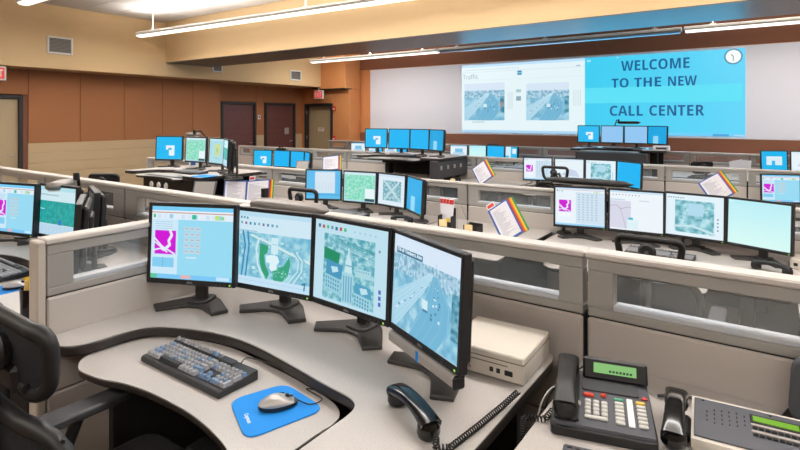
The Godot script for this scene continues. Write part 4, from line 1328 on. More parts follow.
func desk_phone() -> void:
	var o := thing("desk_phone", "grey multi-line desk phone with raised green display and black handset", "telephone", Vector3(-0.364, 0.93, -1.466), 15)
	var w := 0.118
	var d := 0.128
	# wedge: front low, back high
	var yf := 0.03
	var yb := 0.05
	var b := mb()
	var x0 := -0.12
	b.quad(Vector3(x0, yf, d), Vector3(w, yf, d), Vector3(w, yb, -d), Vector3(x0, yb, -d), Vector3.UP)
	b.quad(Vector3(x0, 0.012, d + 0.006), Vector3(w, 0.012, d + 0.006), Vector3(w, yf, d), Vector3(x0, yf, d), Vector3(0, 0, 1))
	b.quad(Vector3(x0, 0.012, -d), Vector3(w, 0.012, -d), Vector3(w, yb, -d), Vector3(x0, yb, -d), Vector3(0, 0, -1))
	b.quad(Vector3(w, 0.012, d), Vector3(w, yf, d), Vector3(w, yb, -d), Vector3(w, 0.012, -d), Vector3(1, 0, 0))
	b.quad(Vector3(x0, 0.012, d), Vector3(x0, yf, d), Vector3(x0, yb, -d), Vector3(x0, 0.012, -d), Vector3(-1, 0, 0))
	part(o, "body", b, M.slate)
	part(o, "foot_skirt", mb().slab(round_poly([Vector2(x0 - 0.006, d + 0.012), Vector2(w + 0.006, d + 0.012), Vector2(w + 0.006, -d - 0.004), Vector2(x0 - 0.006, -d - 0.004)], 0.02), 0.0, 0.024, 0.004, 7), M.black)
	var slope := atan2(yb - yf, 2 * d)
	var fb := Basis(Vector3.RIGHT, slope)
	var at := func(x: float, v: float, lift := 0.0) -> Vector3: return Vector3(x, yf + (yb - yf) * v, d - 2 * d * v) + fb * Vector3(0, lift, 0)
	var btn := mb().box(Vector3.ZERO, Vector3(0.0155, 0.008, 0.0125), 0.0025).done()
	var key := mb().box(Vector3.ZERO, Vector3(0.0225, 0.007, 0.0105), 0.002).done()
	for r in 4:
		for c in 3: part(o, "dial_key", btn, M.button, at.call(-0.036 + c * 0.0205, 0.41 - r * 0.065, 0.003), fb)
	part(o, "wide_key", mb().box(Vector3.ZERO, Vector3(0.056, 0.007, 0.011), 0.002), M.button, at.call(-0.016, 0.145, 0.003), fb)
	for k in 7: part(o, "line_key", key, M.button if k < 6 else M.green, at.call(0.041, 0.13 + k * 0.064, 0.003), fb)
	for k in 7: part(o, "line_key", key, M.button if k < 6 else M.yellow, at.call(0.094, 0.13 + k * 0.064, 0.003), fb)
	part(o, "label_strip", mb().box(Vector3.ZERO, Vector3(0.015, 0.004, 0.118), 0.001), M.white, at.call(0.0675, 0.33, 0.002), fb)
	part(o, "hold_key", mb().box(Vector3.ZERO, Vector3(0.026, 0.008, 0.012), 0.002), M.red, at.call(-0.034, 0.52, 0.003), fb)
	part(o, "release_key", mb().box(Vector3.ZERO, Vector3(0.014, 0.008, 0.012), 0.002), M.red, at.call(0.004, 0.55, 0.003), fb)
	part(o, "message_lamp", mb().slab(PackedVector2Array([Vector2(-0.008, 0.006), Vector2(0.008, 0.006), Vector2(0, -0.009)]), 0, 0.003), M.red, at.call(0.106, 0.62, 0.001), fb)
	part(o, "upper_panel", mb().slab(round_poly([Vector2(-0.052, 0.042), Vector2(0.094, 0.042), Vector2(0.094, -0.046), Vector2(-0.052, -0.046)], 0.012), 0.0, 0.004, 0.001, 7), M.dark_gray, at.call(0.0, 0.78, 0.0), fb)
	part(o, "name_badge", mb().box(Vector3.ZERO, Vector3(0.05, 0.003, 0.006), 0.001), M.silver, at.call(0.066, 0.915, 0.006), fb)
	var tilt := Basis(Vector3.RIGHT, deg_to_rad(-22))
	var dp := part(o, "display_hood", mb().box(Vector3.ZERO, Vector3(0.17, 0.058, 0.022), 0.006), M.black, Vector3(0.035, 0.074, -0.104), tilt)
	part(dp, "display", mb().box(Vector3(0.0, 0.003, 0.0108), Vector3(0.112, 0.026, 0.002), 0.0), M.lcd)
	for k in 7: part(dp, "display_text", mb().box(Vector3(-0.012 + k * 0.009, -0.003, 0.0122), Vector3(0.006, 0.006, 0.0006), 0.0), M.lcd_ink)
	# handset in its cradle on the left side
	part(o, "cradle", mb().box(Vector3(-0.088, 0.042, 0.0), Vector3(0.06, 0.02, 0.24), 0.006, fb), M.black)
	handset_parts(o, Transform3D(Basis(Vector3.RIGHT, slope) * Basis(Vector3.UP, PI / 2) * Basis.from_scale(Vector3(1.14, 0.95, 1.05)), Vector3(-0.09, 0.043, 0.0)), false)
	part(o, "volume_key", mb().box(Vector3.ZERO, Vector3(0.014, 0.008, 0.02), 0.003), M.silver, at.call(-0.06, 0.33, 0.004), fb)

func console_phone() -> void:
	var yaw := 5.0
	var o := thing("intercom_console", "beige intercom console with dark sloping face and bright green display", "intercom", Vector3(0.0, 0.93, 0.0), 0)
	o.position = Vector3(-0.158, 0.93, -1.515)
	o.rotation.y = deg_to_rad(yaw)
	var w := 0.48
	var zf := 0.088
	var zb := -0.088
	var yf := 0.03
	var yb := 0.052
	part(o, "case", mb().box(Vector3(w / 2, 0.012, 0), Vector3(w, 0.024, 0.176), 0.004), M.console_edge)
	var b := mb()
	for x in [0.0, w]:
		b.quad(Vector3(x, 0.01, zf), Vector3(x, yf, zf), Vector3(x, yb, zb), Vector3(x, 0.01, zb), Vector3(signf(x - 0.1), 0, 0))
	b.quad(Vector3(0, 0.01, zb), Vector3(w, 0.01, zb), Vector3(w, yb, zb), Vector3(0, yb, zb), Vector3(0, 0, -1))
	b.quad(Vector3(0, 0.01, zf), Vector3(w, 0.01, zf), Vector3(w, yf, zf), Vector3(0, yf, zf), Vector3(0, 0, 1))
	b.quad(Vector3(0, yf, zf), Vector3(w, yf, zf), Vector3(w, yb, zb), Vector3(0, yb, zb), Vector3.UP)
	part(o, "sloping_case", b, M.console_edge)
	var slope := atan2(yb - yf, zf - zb)
	var fb := Basis(Vector3.RIGHT, slope)
	var at := func(x: float, v: float, lift := 0.0) -> Vector3: return Vector3(x, yf + (yb - yf) * v, zf + (zb - zf) * v) + fb * Vector3(0, lift, 0)
	var fp := part(o, "face_plate", mb().box(Vector3.ZERO, Vector3(w - 0.012, 0.004, 0.155), 0.001), M.slate, at.call(w / 2, 0.5, 0.002), fb)
	var slot := mb().box(Vector3.ZERO, Vector3(0.003, 0.002, 0.007), 0.0008).done()
	for i in 6:
		var n: int = [3, 4, 4, 4, 4, 3][i]
		for k in n: part(fp, "speaker_slot", slot, M.black, Vector3(-w / 2 + 0.034 + i * 0.016, 0.0022, -0.035 - i * 0.003 + (0.009 if n == 3 else 0.0) + k * 0.017))
	for x in [0.025, 0.17, 0.36]: part(fp, "screw", mb().lathe([Vector2(0.0035, 0.0), Vector2(0.0035, 0.0015), Vector2(0, 0.0018)], 8), M.black, Vector3(-w / 2 + x, 0.002, -0.07))
	part(fp, "display_frame", mb().box(Vector3(-w / 2 + 0.178, 0.002, -0.04), Vector3(0.104, 0.004, 0.034), 0.001), M.black)
	part(fp, "display", mb().box(Vector3(-w / 2 + 0.178, 0.0042, -0.04), Vector3(0.092, 0.002, 0.02), 0.0004), M.lcd_bright)
	for r in 2:
		part(fp, "label_rail", mb().box(Vector3(-w / 2 + 0.178, 0.003, -0.015 + r * 0.026), Vector3(0.104, 0.005, 0.008), 0.001), M.silver)
		for k in 8: part(fp, "function_key", mb().box(Vector3(-w / 2 + 0.134 + k * 0.0128, 0.004, -0.004 + r * 0.026), Vector3(0.0105, 0.006, 0.009), 0.002), M.black)
	for r in 4:
		for c in 3: part(fp, "dial_key", mb().box(Vector3(-w / 2 + 0.268 + c * 0.021, 0.004, -0.025 + r * 0.016), Vector3(0.013, 0.006, 0.011), 0.003), M.button)
	part(o, "handset_cradle", mb().box(Vector3(-0.026, 0.014, 0.02), Vector3(0.05, 0.028, 0.1), 0.008), M.black)
	handset_parts(o, Transform3D(Basis(Vector3.RIGHT, slope) * Basis(Vector3.UP, PI / 2) * Basis.from_scale(Vector3(0.88, 0.95, 1.0)), Vector3(-0.036, 0.018, 0.03)), true)

# ---------------------------------------------------------------- chairs
var chair_mesh := {}
func ring_mesh(w: float, h: float, r: float, tube: float, bow: float, taper := 1.0) -> ArrayMesh:
	var pts := []
	var o := round_poly([Vector2(-w / 2 * taper, -h / 2), Vector2(w / 2 * taper, -h / 2), Vector2(w / 2, h / 2), Vector2(-w / 2, h / 2)], r, 5)
	for p in o: pts.append(Vector3(p.x, p.y, -bow * pow(p.x / (w / 2), 2)))
	pts.append(pts[0])
	return mb().tube(pts, tube, 10, false).done()

func chair(label: String, at: Vector3, yaw: float, head := true, webbed := false, group := "black mesh task chairs at the consoles") -> Node3D:
	var o := thing("task_chair", label, "chair", at, yaw, group)
	if not chair_mesh.has("seat"):
		var so := round_poly([Vector2(-0.25, 0.22), Vector2(0.25, 0.22), Vector2(0.26, -0.24), Vector2(-0.26, -0.24)], 0.09)
		chair_mesh.seat = mb().slab(so, 0.43, 0.5, 0.03, 7).done()
		chair_mesh.ring = ring_mesh(0.5, 0.42, 0.14, 0.02, 0.06, 0.86)
		chair_mesh.head = ring_mesh(0.33, 0.155, 0.055, 0.018, 0.035, 0.84)
		var sheet := func(w: float, h: float, bow: float, taper: float) -> ArrayMesh:
			var g := []
			for i in 9:
				var row := []
				for j in 13:
					var x := -1.0 + j / 6.0
					var t := lerpf(taper, 1.0, i / 8.0)
					row.append(Vector3(x * w / 2 * t, -h / 2 + h * i / 8.0, -bow * x * x * t * t))
				g.append(row)
			var g2 := []
			for row in g:
				var r2 := []
				for p in row: r2.append(p + Vector3(0, 0, 0.004))
				g2.append(r2)
			return mb().sheet(g).sheet(g2).done()
		chair_mesh.web = sheet.call(0.46, 0.38, 0.05, 0.86)
		chair_mesh.head_web = sheet.call(0.3, 0.15, 0.03, 0.84)
		var st := mb()
		st.lathe([Vector2(0.045, 0.06), Vector2(0.05, 0.13), Vector2(0.03, 0.15), Vector2(0.028, 0.4), Vector2(0.06, 0.42), Vector2(0.06, 0.435), Vector2(0, 0.435)], 16)
		chair_mesh.column = st.done()
		chair_mesh.leg = mb().loft([[Vector3(0, 0.105, -0.03), 0.028, 0.02, Basis.IDENTITY], [Vector3(0, 0.09, -0.18), 0.022, 0.016, Basis.IDENTITY], [Vector3(0, 0.075, -0.32), 0.018, 0.012, Basis.IDENTITY]], 12).done()
		chair_mesh.caster = mb().tube([Vector3(-0.028, 0.03, -0.31), Vector3(0.028, 0.03, -0.31)], 0.03, 14).box(Vector3(0, 0.055, -0.31), Vector3(0.02, 0.04, 0.02)).done()
		chair_mesh.arm = mb().tube(curve([Vector3(0.22, 0.45, 0.05), Vector3(0.29, 0.48, 0.04), Vector3(0.3, 0.62, -0.02)]), 0.018, 8).done()
		chair_mesh.pad = mb().slab(round_poly([Vector2(0.255, 0.13), Vector2(0.345, 0.13), Vector2(0.335, -0.17), Vector2(0.255, -0.17)], 0.035), 0.62, 0.65, 0.01, 7).done()
		chair_mesh.spine = mb().tube(curve([Vector3(0, 0.42, 0.12), Vector3(0, 0.44, 0.3), Vector3(0, 0.62, 0.34), Vector3(0, 0.9, 0.3)]), 0.028, 10, true, 0.6).done()
		chair_mesh.neck = mb().tube(curve([Vector3(0, 0.86, 0.31), Vector3(0, 0.95, 0.33), Vector3(0, 1.01, 0.3)]), 0.022, 10, true, 0.6).done()
		chair_mesh.hub = mb(Transform3D(Basis(Vector3.RIGHT, PI / 2), Vector3(0, 1.01, 0.285))).lathe([Vector2(0, 0.02), Vector2(0.035, 0.018), Vector2(0.045, 0.004), Vector2(0.04, -0.012), Vector2(0, -0.012)], 18).done()
	part(o, "seat", chair_mesh.seat, M.chair_pad)
	var bk := part(o, "backrest", chair_mesh.web, M.mesh_back, Vector3(0, 0.665, 0.27), Basis(Vector3.RIGHT, 0.1))
	part(bk, "frame", chair_mesh.ring, M.chair_frame)
	part(o, "spine", chair_mesh.spine, M.chair_frame)
	if head:
		var hd := part(o, "headrest", chair_mesh.head, M.chair_frame, Vector3(0, 0.993, 0.265), Basis(Vector3.RIGHT, 0.12))
		if webbed: part(hd, "mesh_web", chair_mesh.head_web, M.mesh_back)
		part(hd, "mount", mb().box(Vector3(0, -0.05, 0.0), Vector3(0.1, 0.07, 0.03), 0.012), M.chair_frame)
		for s in [-1, 1]: part(hd, "knob", mb().tube([Vector3(s * 0.06, -0.06, 0.0), Vector3(s * 0.085, -0.06, 0.0)], 0.012, 10), M.chair_frame)
		var nk := part(o, "headrest_bracket", chair_mesh.neck, M.chair_frame)
		part(nk, "hub", chair_mesh.hub, M.chair_frame)
	for s in [-1, 1]:
		var a := part(o, "armrest", chair_mesh.arm, M.chair_frame, Vector3.ZERO, Basis.from_scale(Vector3(s, 1, 1)))
		part(a, "arm_pad", chair_mesh.pad, M.arm_pad)
	part(o, "column", chair_mesh.column, M.chair_frame)
	for k in 5:
		var l := part(o, "leg", chair_mesh.leg, M.chair_frame, Vector3.ZERO, Basis(Vector3.UP, TAU * k / 5 + 0.3))
		part(l, "caster", chair_mesh.caster, M.black)
	return o

# ---------------------------------------------------------------- task lamps, binders, small things
func task_lamp(label: String, foot: Vector3, head: Vector3, len_: float, turn: float, m: Material) -> void:
	var o := thing("task_lamp", label, "lamp", foot, 0)
	var h := head - foot
	part(o, "base", mb().lathe([Vector2(0.06, 0), Vector2(0.06, 0.012), Vector2(0.05, 0.02), Vector2(0.016, 0.024), Vector2(0, 0.024)], 20), M.black)
	var b := Basis(Vector3.UP, deg_to_rad(turn))
	var inner: Vector3 = h + b * Vector3(-len_ * 0.42, 0.03, -0.05)
	part(o, "arm", mb().tube([Vector3(0, 0.02, 0), Vector3(0, maxf(0.06, h.y - 0.05), 0), Vector3(inner.x * 0.5, inner.y + 0.02, inner.z * 0.5), inner], 0.011, 8), M.black)
	part(o, "joint", mb().tube([inner + Vector3(0, -0.02, 0), inner + Vector3(0, 0.03, 0)], 0.018, 10), M.black)
	var secs := []
	for i in 11:
		var s := -1.0 + i / 5.0
		var k := pow(maxf(0.0, 1.0 - pow(absf(s), 6)), 0.5) * 0.9 + 0.1
		secs.append([Vector3(s * len_ / 2, 0, 0), 0.055 * k, 0.026 * k, Basis(Vector3(0, 0, 1), Vector3.UP, Vector3.RIGHT)])
	part(o, "head", mb().loft(secs, 18, 2.6), m, h, b)
	part(o, "diffuser", mb().box(Vector3.ZERO, Vector3(len_ * 0.8, 0.006, 0.07), 0.002), M.white, h + Vector3(0, -0.026, 0), b)

# a reference rack: pages in blue sleeves with a fan of coloured tabs, leaning at roll degrees
func binder(label: String, at: Vector3, yaw: float, roll: float, w := 0.23, h := 0.3, two := false, red_card := true) -> void:
	var o := thing("reference_binder", label, "binder", at, yaw, "reference binders with coloured tabs")
	part(o, "stand", mb().box(Vector3(0, 0.012, -0.07), Vector3(0.22, 0.024, 0.16), 0.006).box(Vector3(-0.07, 0.12, -0.09), Vector3(0.03, 0.24, 0.05), 0.008), M.black)
	var lean := Basis(Vector3.RIGHT, deg_to_rad(-14)) * Basis(Vector3.BACK, deg_to_rad(roll))
	var c := Vector3(0, absf(sin(deg_to_rad(roll))) * w / 2 + cos(deg_to_rad(roll)) * h / 2 * 0.97 + 0.012, 0)
	var n := 0
	for t in [["tab_green", 0.044], ["tab_yellow", 0.03], ["tab_orange", 0.018], ["tab_red", 0.008]]:
		part(o, "tab_page", mb().box(Vector3(t[1] / 2, 0.0, -0.02 + n * 0.004), Vector3(w + t[1], h * 0.98, 0.003), 0.001), M[t[0]], c, lean)
		n += 1
	part(o, "sleeve", mb().box(Vector3.ZERO, Vector3(w, h, 0.006), 0.002), M.sleeve_blue, c, lean)
	var pg := part(o, "page", mb().box(Vector3(0.003, 0.002, 0.0035), Vector3(w - 0.03, h - 0.028, 0.002), 0.0), M.paper, c, lean)
	part(pg, "printing", mb().quad_sheet(w - 0.06, h - 0.07, 0.0048), M.print)
	if two:
		var l2 := Basis(Vector3.UP, deg_to_rad(38)) * Basis(Vector3.RIGHT, deg_to_rad(-14)) * Basis(Vector3.BACK, deg_to_rad(-roll * 0.5))
		var c2 := c + Vector3(-w * 0.86, -0.01, 0.05)
		part(o, "sleeve", mb().box(Vector3.ZERO, Vector3(w * 0.8, h, 0.006), 0.002), M.sleeve_blue, c2, l2)
		var p2 := part(o, "page", mb().box(Vector3(0, 0.0, 0.0035), Vector3(w * 0.8 - 0.028, h - 0.028, 0.002), 0.0), M.paper, c2, l2)
		part(p2, "printing", mb().quad_sheet(w * 0.8 - 0.06, h - 0.07, 0.0048), M.print)
	if red_card:
		part(o, "index_card", mb().box(Vector3(-w * 0.3, h * 0.5 + 0.02, -0.012), Vector3(0.075, 0.06, 0.003), 0.001), M.white, c, lean)
		part(o, "red_heading", mb().box(Vector3(-w * 0.3, h * 0.5 + 0.026, -0.0095), Vector3(0.06, 0.024, 0.003), 0.001), M.tab_red, c, lean)

func caddy(label: String, at: Vector3, yaw: float, cards: bool) -> void:
	var o := thing("desk_caddy", label, "organizer", at, yaw)
	var h := 0.1
	var b := mb()
	b.box(Vector3(0, 0.005, 0), Vector3(0.13, 0.01, 0.1), 0.003)
	b.box(Vector3(0, h * 0.35, 0.048), Vector3(0.13, h * 0.7, 0.006), 0.002)
	b.box(Vector3(0, h * (0.9 if cards else 0.45), -0.048), Vector3(0.13, h * (1.8 if cards else 0.9), 0.006), 0.002)
	for s in [-1, 1]: b.box(Vector3(s * 0.062, h * (0.6 if cards else 0.4), 0), Vector3(0.006, h * (1.2 if cards else 0.8), 0.1), 0.002)
	part(o, "tray", b, M.black)
	part(o, "note_pad", mb().box(Vector3(-0.01, 0.06, 0.056), Vector3(0.075, 0.06, 0.008), 0.002), M.note)
	if cards:
		for k in 4:
			var cd := part(o, "card", mb().box(Vector3(0, 0.125, 0), Vector3(0.05, 0.25, 0.004), 0.001), M.paper, Vector3(-0.04 + k * 0.024, 0.012, -0.02 + k * 0.012), Basis(Vector3.BACK, 0.1 - k * 0.05) * Basis(Vector3.RIGHT, -0.1))
			part(cd, "red_heading", mb().box(Vector3(0, 0.225, 0.0015), Vector3(0.044, 0.04, 0.004), 0.001), M.tab_red)
		part(o, "yellow_flag", mb().box(Vector3(0.035, 0.09, 0.056), Vector3(0.03, 0.035, 0.006), 0.001), M.tab_yellow)
		part(o, "back_fin", mb().slab(round_poly([Vector2(0, 0), Vector2(0.1, 0), Vector2(0.1, 0.07), Vector2(0.03, 0.22), Vector2(0, 0.22)], 0.02), 0, 0.006, 0.0, 7), M.dark_gray, Vector3(0.07, 0.0, -0.06), Basis(Vector3.UP, 0.0) * Basis(Vector3.RIGHT, -PI / 2))
# ---------------------------------------------------------------- the scene
const ORD := ["first", "second", "third", "fourth", "fifth", "sixth", "seventh", "eighth", "ninth", "tenth", "eleventh", "twelfth", "thirteenth", "fourteenth", "fifteenth"]

func partition_run(called: String, seams: Array, z: float, y0: float, group: String, m: float) -> void:
	for i in seams.size() - 1:
		partition("%s panel, %s from its wall end in the %s" % ["taupe glazed partition", ORD[i], called], Vector2(seams[i], z), Vector2(seams[i + 1], z), y0, true, -1 if i == 0 else 0, group, m, m)

func steps(a: float, n: int, s: float) -> Array:
	var o := []
	for i in n + 1: o.append(a + i * s)
	return o

func equipment(o: Node3D, at: Vector3, size: Vector3, holes: int, side: Vector3) -> void:
	var e := part(o, "equipment_box", mb().box(at, size, 0.01), M.dark_gray if side.x > 0 else M.black)
	for k in holes:
		if side.x > 0:
			part(e, "port_plate", mb().box(at + Vector3(size.x / 2, 0.03, -size.z * 0.25 + k * 0.2), Vector3(0.012, 0.06, 0.05), 0.003), M.silver)
		else:
			part(e, "grommet", mb(Transform3D(Basis(Vector3.RIGHT, PI / 2), at + Vector3(-size.x * 0.32 + k * 0.16, 0.04, size.z / 2))).lathe([Vector2(0, 0.008), Vector2(0.035, 0.008), Vector2(0.042, 0)], 18), M.white)

func _ready() -> void:
	camera_and_light()
	make_materials()
	make_screens()
	lights()
	room()
	# partitions
	partition_run("front run", [-5.84, -4.64, -3.44], -1.805, HIGH, "front run of partition panels", 0.14)
	partition("taupe glazed partition panel behind the two monitors at the left picture edge", Vector2(-3.44, -1.805), Vector2(-2.2, -1.805), HIGH, true, 0, "front run of partition panels", 0.14, 0.14)
	partition("taupe glazed partition panel right behind the foreground monitors", Vector2(-2.2, -1.805), Vector2(-1.37, -1.805), HIGH, true, 0, "front run of partition panels")
	partition("taupe glazed partition panel behind the white interface box", Vector2(-1.37, -1.805), Vector2(-0.495, -1.805), HIGH, true, 0, "front run of partition panels")
	partition("large taupe glazed partition panel behind the two desk phones", Vector2(-0.495, -1.805), Vector2(0.75, -1.805), HIGH, true, 0, "front run of partition panels")
	partition("short glazed side partition with pale end post left of the foreground desk", Vector2(-2.176, -0.82), Vector2(-2.176, -1.762), HIGH, true, -1, "", 0.09, 0.06)
	partition_run("second run", [-7.95, -6.89, -5.98, -5.07, -4.16, -3.25, -2.34, -1.43, -0.52, 0.39, 1.3], -4.49, LOW, "second run of partition panels", 0.1)
	partition_run("third run", [-9.75, -9.29, -8.38, -7.47, -6.56, -5.65, -4.74, -3.83, -2.92, -2.01, -1.1, -0.2, 0.7, 1.6], -7.635, LOW, "third run of partition panels", 0.08)
	partition_run("back run", [-9.97, -9.35, -8.44, -7.53, -6.62, -5.71, -4.8, -3.89, -2.98, -2.07, -1.16, -0.25, 0.66, 1.57], -10.84, LOW, "back run of partition panels", 0.08)
	# desks
	desk("foreground corner desk carrying four monitors, curved keyboard tray in front", 0, 0, HIGH, 0.93)
	side_desk("straight side desk carrying the two desk phones", -0.497, 0.6, -1.768, -0.5, HIGH, 0.93)
	desk("corner desk beyond the glazed side partition at the left edge", -1.9, 0, HIGH, 0.93)
	side_desk("narrow side desk carrying the black pen cup at the left edge", -2.468, -2.216, -1.768, -0.7, HIGH, 0.93)
	desk("corner desk just behind the front partition, carrying a blank pale screen", 0.69, -2.69, LOW, 0.755)
	desk("corner desk in the second row carrying the blue side-turned screen", -1.97, -2.69, LOW, 0.755)
	var w := desk("raised corner desk near the brown wall, black front with three holes", -4.63, -2.69, LOW, 1.055)
	equipment(w, Vector3(0.1, 0.86, 0.36), Vector3(1.1, 0.3, 0.1), 3, Vector3(0, 0, 1))
	side_desk("second-row side desk carrying the leaning binder and the two caddies", -2.53, -1.51, -4.455, -3.3, LOW, 0.755)
	side_desk("second-row side desk carrying the open double binder", -5.19, -4.145, -4.455, -3.2, LOW, 0.755)
	side_desk("second-row side desk at the right picture edge", 0.13, 1.2, -4.455, -3.2, LOW, 0.755)
	desk("lowered corner desk in front of the dark red doors", -6.05, -5.84, LOW, 0.67)
	var c := desk("raised corner desk left of the projected display, grey ports on its side", -3.39, -5.84, LOW, 1.125)
	equipment(c, Vector3(0.74, 0.95, 0.02), Vector3(0.14, 0.26, 0.95), 4, Vector3(1, 0, 0))
	desk("third-row corner desk below the projected photographs", -0.73, -5.84, LOW, 0.755)
	desk("third-row corner desk at the right picture edge", 2.0, -5.84, LOW, 0.67)
	side_desk("third-row side desk beside the lowered corner desk, carrying a binder", -6.6, -5.57, -7.6, -6.5, LOW, 0.755)
	side_desk("third-row side desk carrying the binder right of the raised desk", -3.95, -2.91, -7.6, -6.5, LOW, 0.755)
	side_desk("third-row side desk carrying the binder behind the blank pale screen", -1.29, -0.18, -7.6, -6.5, LOW, 0.755)
	desk("back-row corner desk behind the raised desk with side ports", -6.58, -9.045, LOW, 0.715)
	desk("back-row corner desk below the left end of the display", -3.73, -9.045, LOW, 0.715)
	var t := desk("dark raised corner desk below the welcome message", -0.88, -9.045, LOW, 1.165)
	equipment(t, Vector3(0.0, 0.98, 0.5), Vector3(1.2, 0.26, 0.3), 0, Vector3(1, 0, 0))
	desk("back-row corner desk at the right picture edge", 2.07, -9.045, LOW, 0.755)
	side_desk("back-row side desk left of the welcome message", -4.29, -3.06, -10.8, -9.7, LOW, 0.755)
	side_desk("back-row side desk below the clock", -1.44, -0.1, -10.8, -9.7, LOW, 0.755)
	# monitors
	cluster("on the foreground desk", 0.93, 0.086, [
		[-1.955, -1.277, 23.6, "dispatch", "black monitor with purple map block and keypad", false, 0.104], [-1.64, -1.434, 8.1, "map_app", "black monitor showing an aerial map with green areas"],
		[-1.252, -1.447, -5.1, "capitol", "black monitor showing an aerial view of a domed building"], [-0.874, -1.353, -25.0, "highway", "black monitor with speaker bar showing a highway camera"]].map(func(r): return r if r[3] != "highway" else r + [true, 0.086]), "four monitors on the foreground desk", true)
	cluster("beyond the side partition", 0.93, 0.046, [
		[-3.95, -1.32, 14, "dispatch", "black monitor with keypad page cut by the picture edge,"], [-3.6, -1.43, 7, "teal", "black monitor showing a teal map,"],
		[-3.24, -1.46, -20, "off", "black monitor seen at a grazing angle"], [-2.9, -1.24, -27, "plain", "black monitor standing edge-on"]], "monitors beyond the side partition")
	cluster("on the desk behind the front partition", 0.755, 0.085, [
		[-1.234, -4.267, 11.7, "keypad", "black monitor with small purple block and keypad"], [-0.827, -4.32, 3.1, "light_map", "black monitor with pale lilac map"],
		[-0.441, -4.345, -7.2, "aerial", "black monitor with aerial tree photo"], [-0.057, -4.25, -21.9, "pale", "black monitor with blank pale screen"]], "monitors behind the front partition")
	cluster("in the second row", 0.755, 0.085, [
		[-3.898, -4.13, 26, "table", "black monitor with grey table page on blue"], [-3.46, -4.2, 8.3, "green_map", "black monitor with pale green map"],
		[-3.06, -4.2, -11.0, "crossroads", "black monitor with crossing roads from above"], [-2.69, -4.05, -35.6, "note", "black monitor with small note window on blue, turned sideways,"]], "second-row monitors behind the foreground desk")
	cluster("on the raised desk near the brown wall", 1.055, 0.09, [
		[-6.686, -4.05, 25.4, "desktop", "black monitor with white windows on blue"], [-6.1, -4.06, 5, "green_map", "black monitor with green map"],
		[-5.6, -4.02, -8, "region", "black monitor with yellow region map"], [-5.2, -3.85, -30, "teal", "black monitor turned sideways"], [-4.82, -3.62, -39, "plain", "edge-on last black monitor"]], "monitors on the raised desk near the brown wall")
	cluster("before the dark red doors", 0.67, 0.085, [
		[-8.25, -7.0, 22, "desktop", "black monitor with white windows on blue"], [-7.84, -7.12, 8, "plain", "black monitor with plain blue screen left of its twin"],
		[-7.43, -7.14, -4, "plain", "black monitor with plain blue screen between two others"], [-7.06, -7.03, -32, "note", "black monitor turned inward at the right end"]], "low monitors before the dark red doors")
	cluster("on the raised desk beside the display", 1.125, 0.09, [
		[-5.4, -7.0, 16.6, "desktop", "black monitor with white windows on blue"], [-4.955, -7.04, 5.8, "plain", "black monitor with plain blue screen, second from left,"],
		[-4.55, -7.02, -8, "plain", "black monitor with plain blue screen, third from left,"], [-4.165, -6.9, -26, "note", "black monitor with a note window"]], "monitors on the raised desk beside the display")
	cluster("in the third row below the projected photographs", 0.755, 0.085, [
		[-2.65, -7.154, 15.1, "keypad", "black monitor with purple block"], [-2.225, -7.2, 5.3, "hill", "black monitor with pale hill chart"],
		[-1.81, -7.2, 1.5, "aerial", "black monitor with aerial photo"], [-1.445, -7.07, -32.8, "plain", "black monitor with plain blue screen"]], "third-row monitors below the projected photographs")
	cluster("below the welcome message", 1.165, 0.085, [
		[-2.81, -10.299, 6, "desktop", "black monitor with white window on blue"], [-2.387, -10.33, 4, "lilac", "black monitor with plain lilac-blue screen next to the white window"],
		[-1.969, -10.3, 0, "lilac", "black monitor with plain lilac-blue screen, third in line"], [-1.613, -10.25, -30, "note", "black monitor with a note window"]], "monitors below the welcome message")
	cluster("in the back row left of the welcome message", 0.715, 0.085, [
		[-5.6, -10.25, 12, "web", "black monitor with web page"], [-5.2, -10.37, 8, "pale", "black monitor with pale page"],
		[-4.79, -10.41, 3, "plain", "black monitor with plain blue screen"], [-4.4, -10.32, -28, "split", "black monitor with split blue page"]], "back-row monitors left of the welcome message")
	cluster("behind the raised desk beside the display", 0.715, 0.07, [
		[-8.35, -10.1, 16, "web", "black monitor with web page"], [-7.93, -10.25, 8, "split", "black monitor with split blue page"],
		[-7.5, -10.3, -2, "web", "black monitor with a second web page"], [-7.1, -10.2, -20, "plain", "black monitor with plain blue screen"]], "monitors behind the raised desk beside the display")
	cluster("at the right picture edge", 0.67, 0.085, [
		[0.13, -7.35, 20, "dispatch", "black third-row monitor with purple block"], [0.5, -7.42, 6, "plain", "black third-row monitor cut by the frame"]], "third-row monitors at the right picture edge")
	cluster("high at the right picture edge", 0.755, 0.11, [
		[0.094, -10.417, 27, "arch", "black back-row monitor with white arch on blue"], [0.5, -10.5, 8, "hill", "black back-row monitor with pale chart"]], "back-row monitors at the right picture edge")
	# things on the foreground desk
	keyboard("black full-size keyboard on the foreground tray", Vector3(-1.557, 0.884, -1.042), 0, true)
	var pad := thing("mouse_pad", "bright blue rounded mouse pad with white script on the foreground tray", "mouse pad", Vector3(-1.167, 0.884, -1.016))
	part(pad, "mat", mb().slab(round_poly([Vector2(-0.078, -0.134), Vector2(0.124, -0.099), Vector2(0.055, 0.128), Vector2(-0.141, 0.031)], 0.045), 0.0, 0.005, 0.0015, 7), M.pad_blue)
	words(pad, "white_script", "Cayman", 0.011, M.white, Vector3(-0.018, 0.0052, 0.062), Basis(Vector3.UP, deg_to_rad(-27)) * Basis(Vector3.RIGHT, -PI / 2), 0.05, true)
	mouse("silver and black mouse on the blue mouse pad", Vector3(-1.16, 0.889, -1.042), -38)
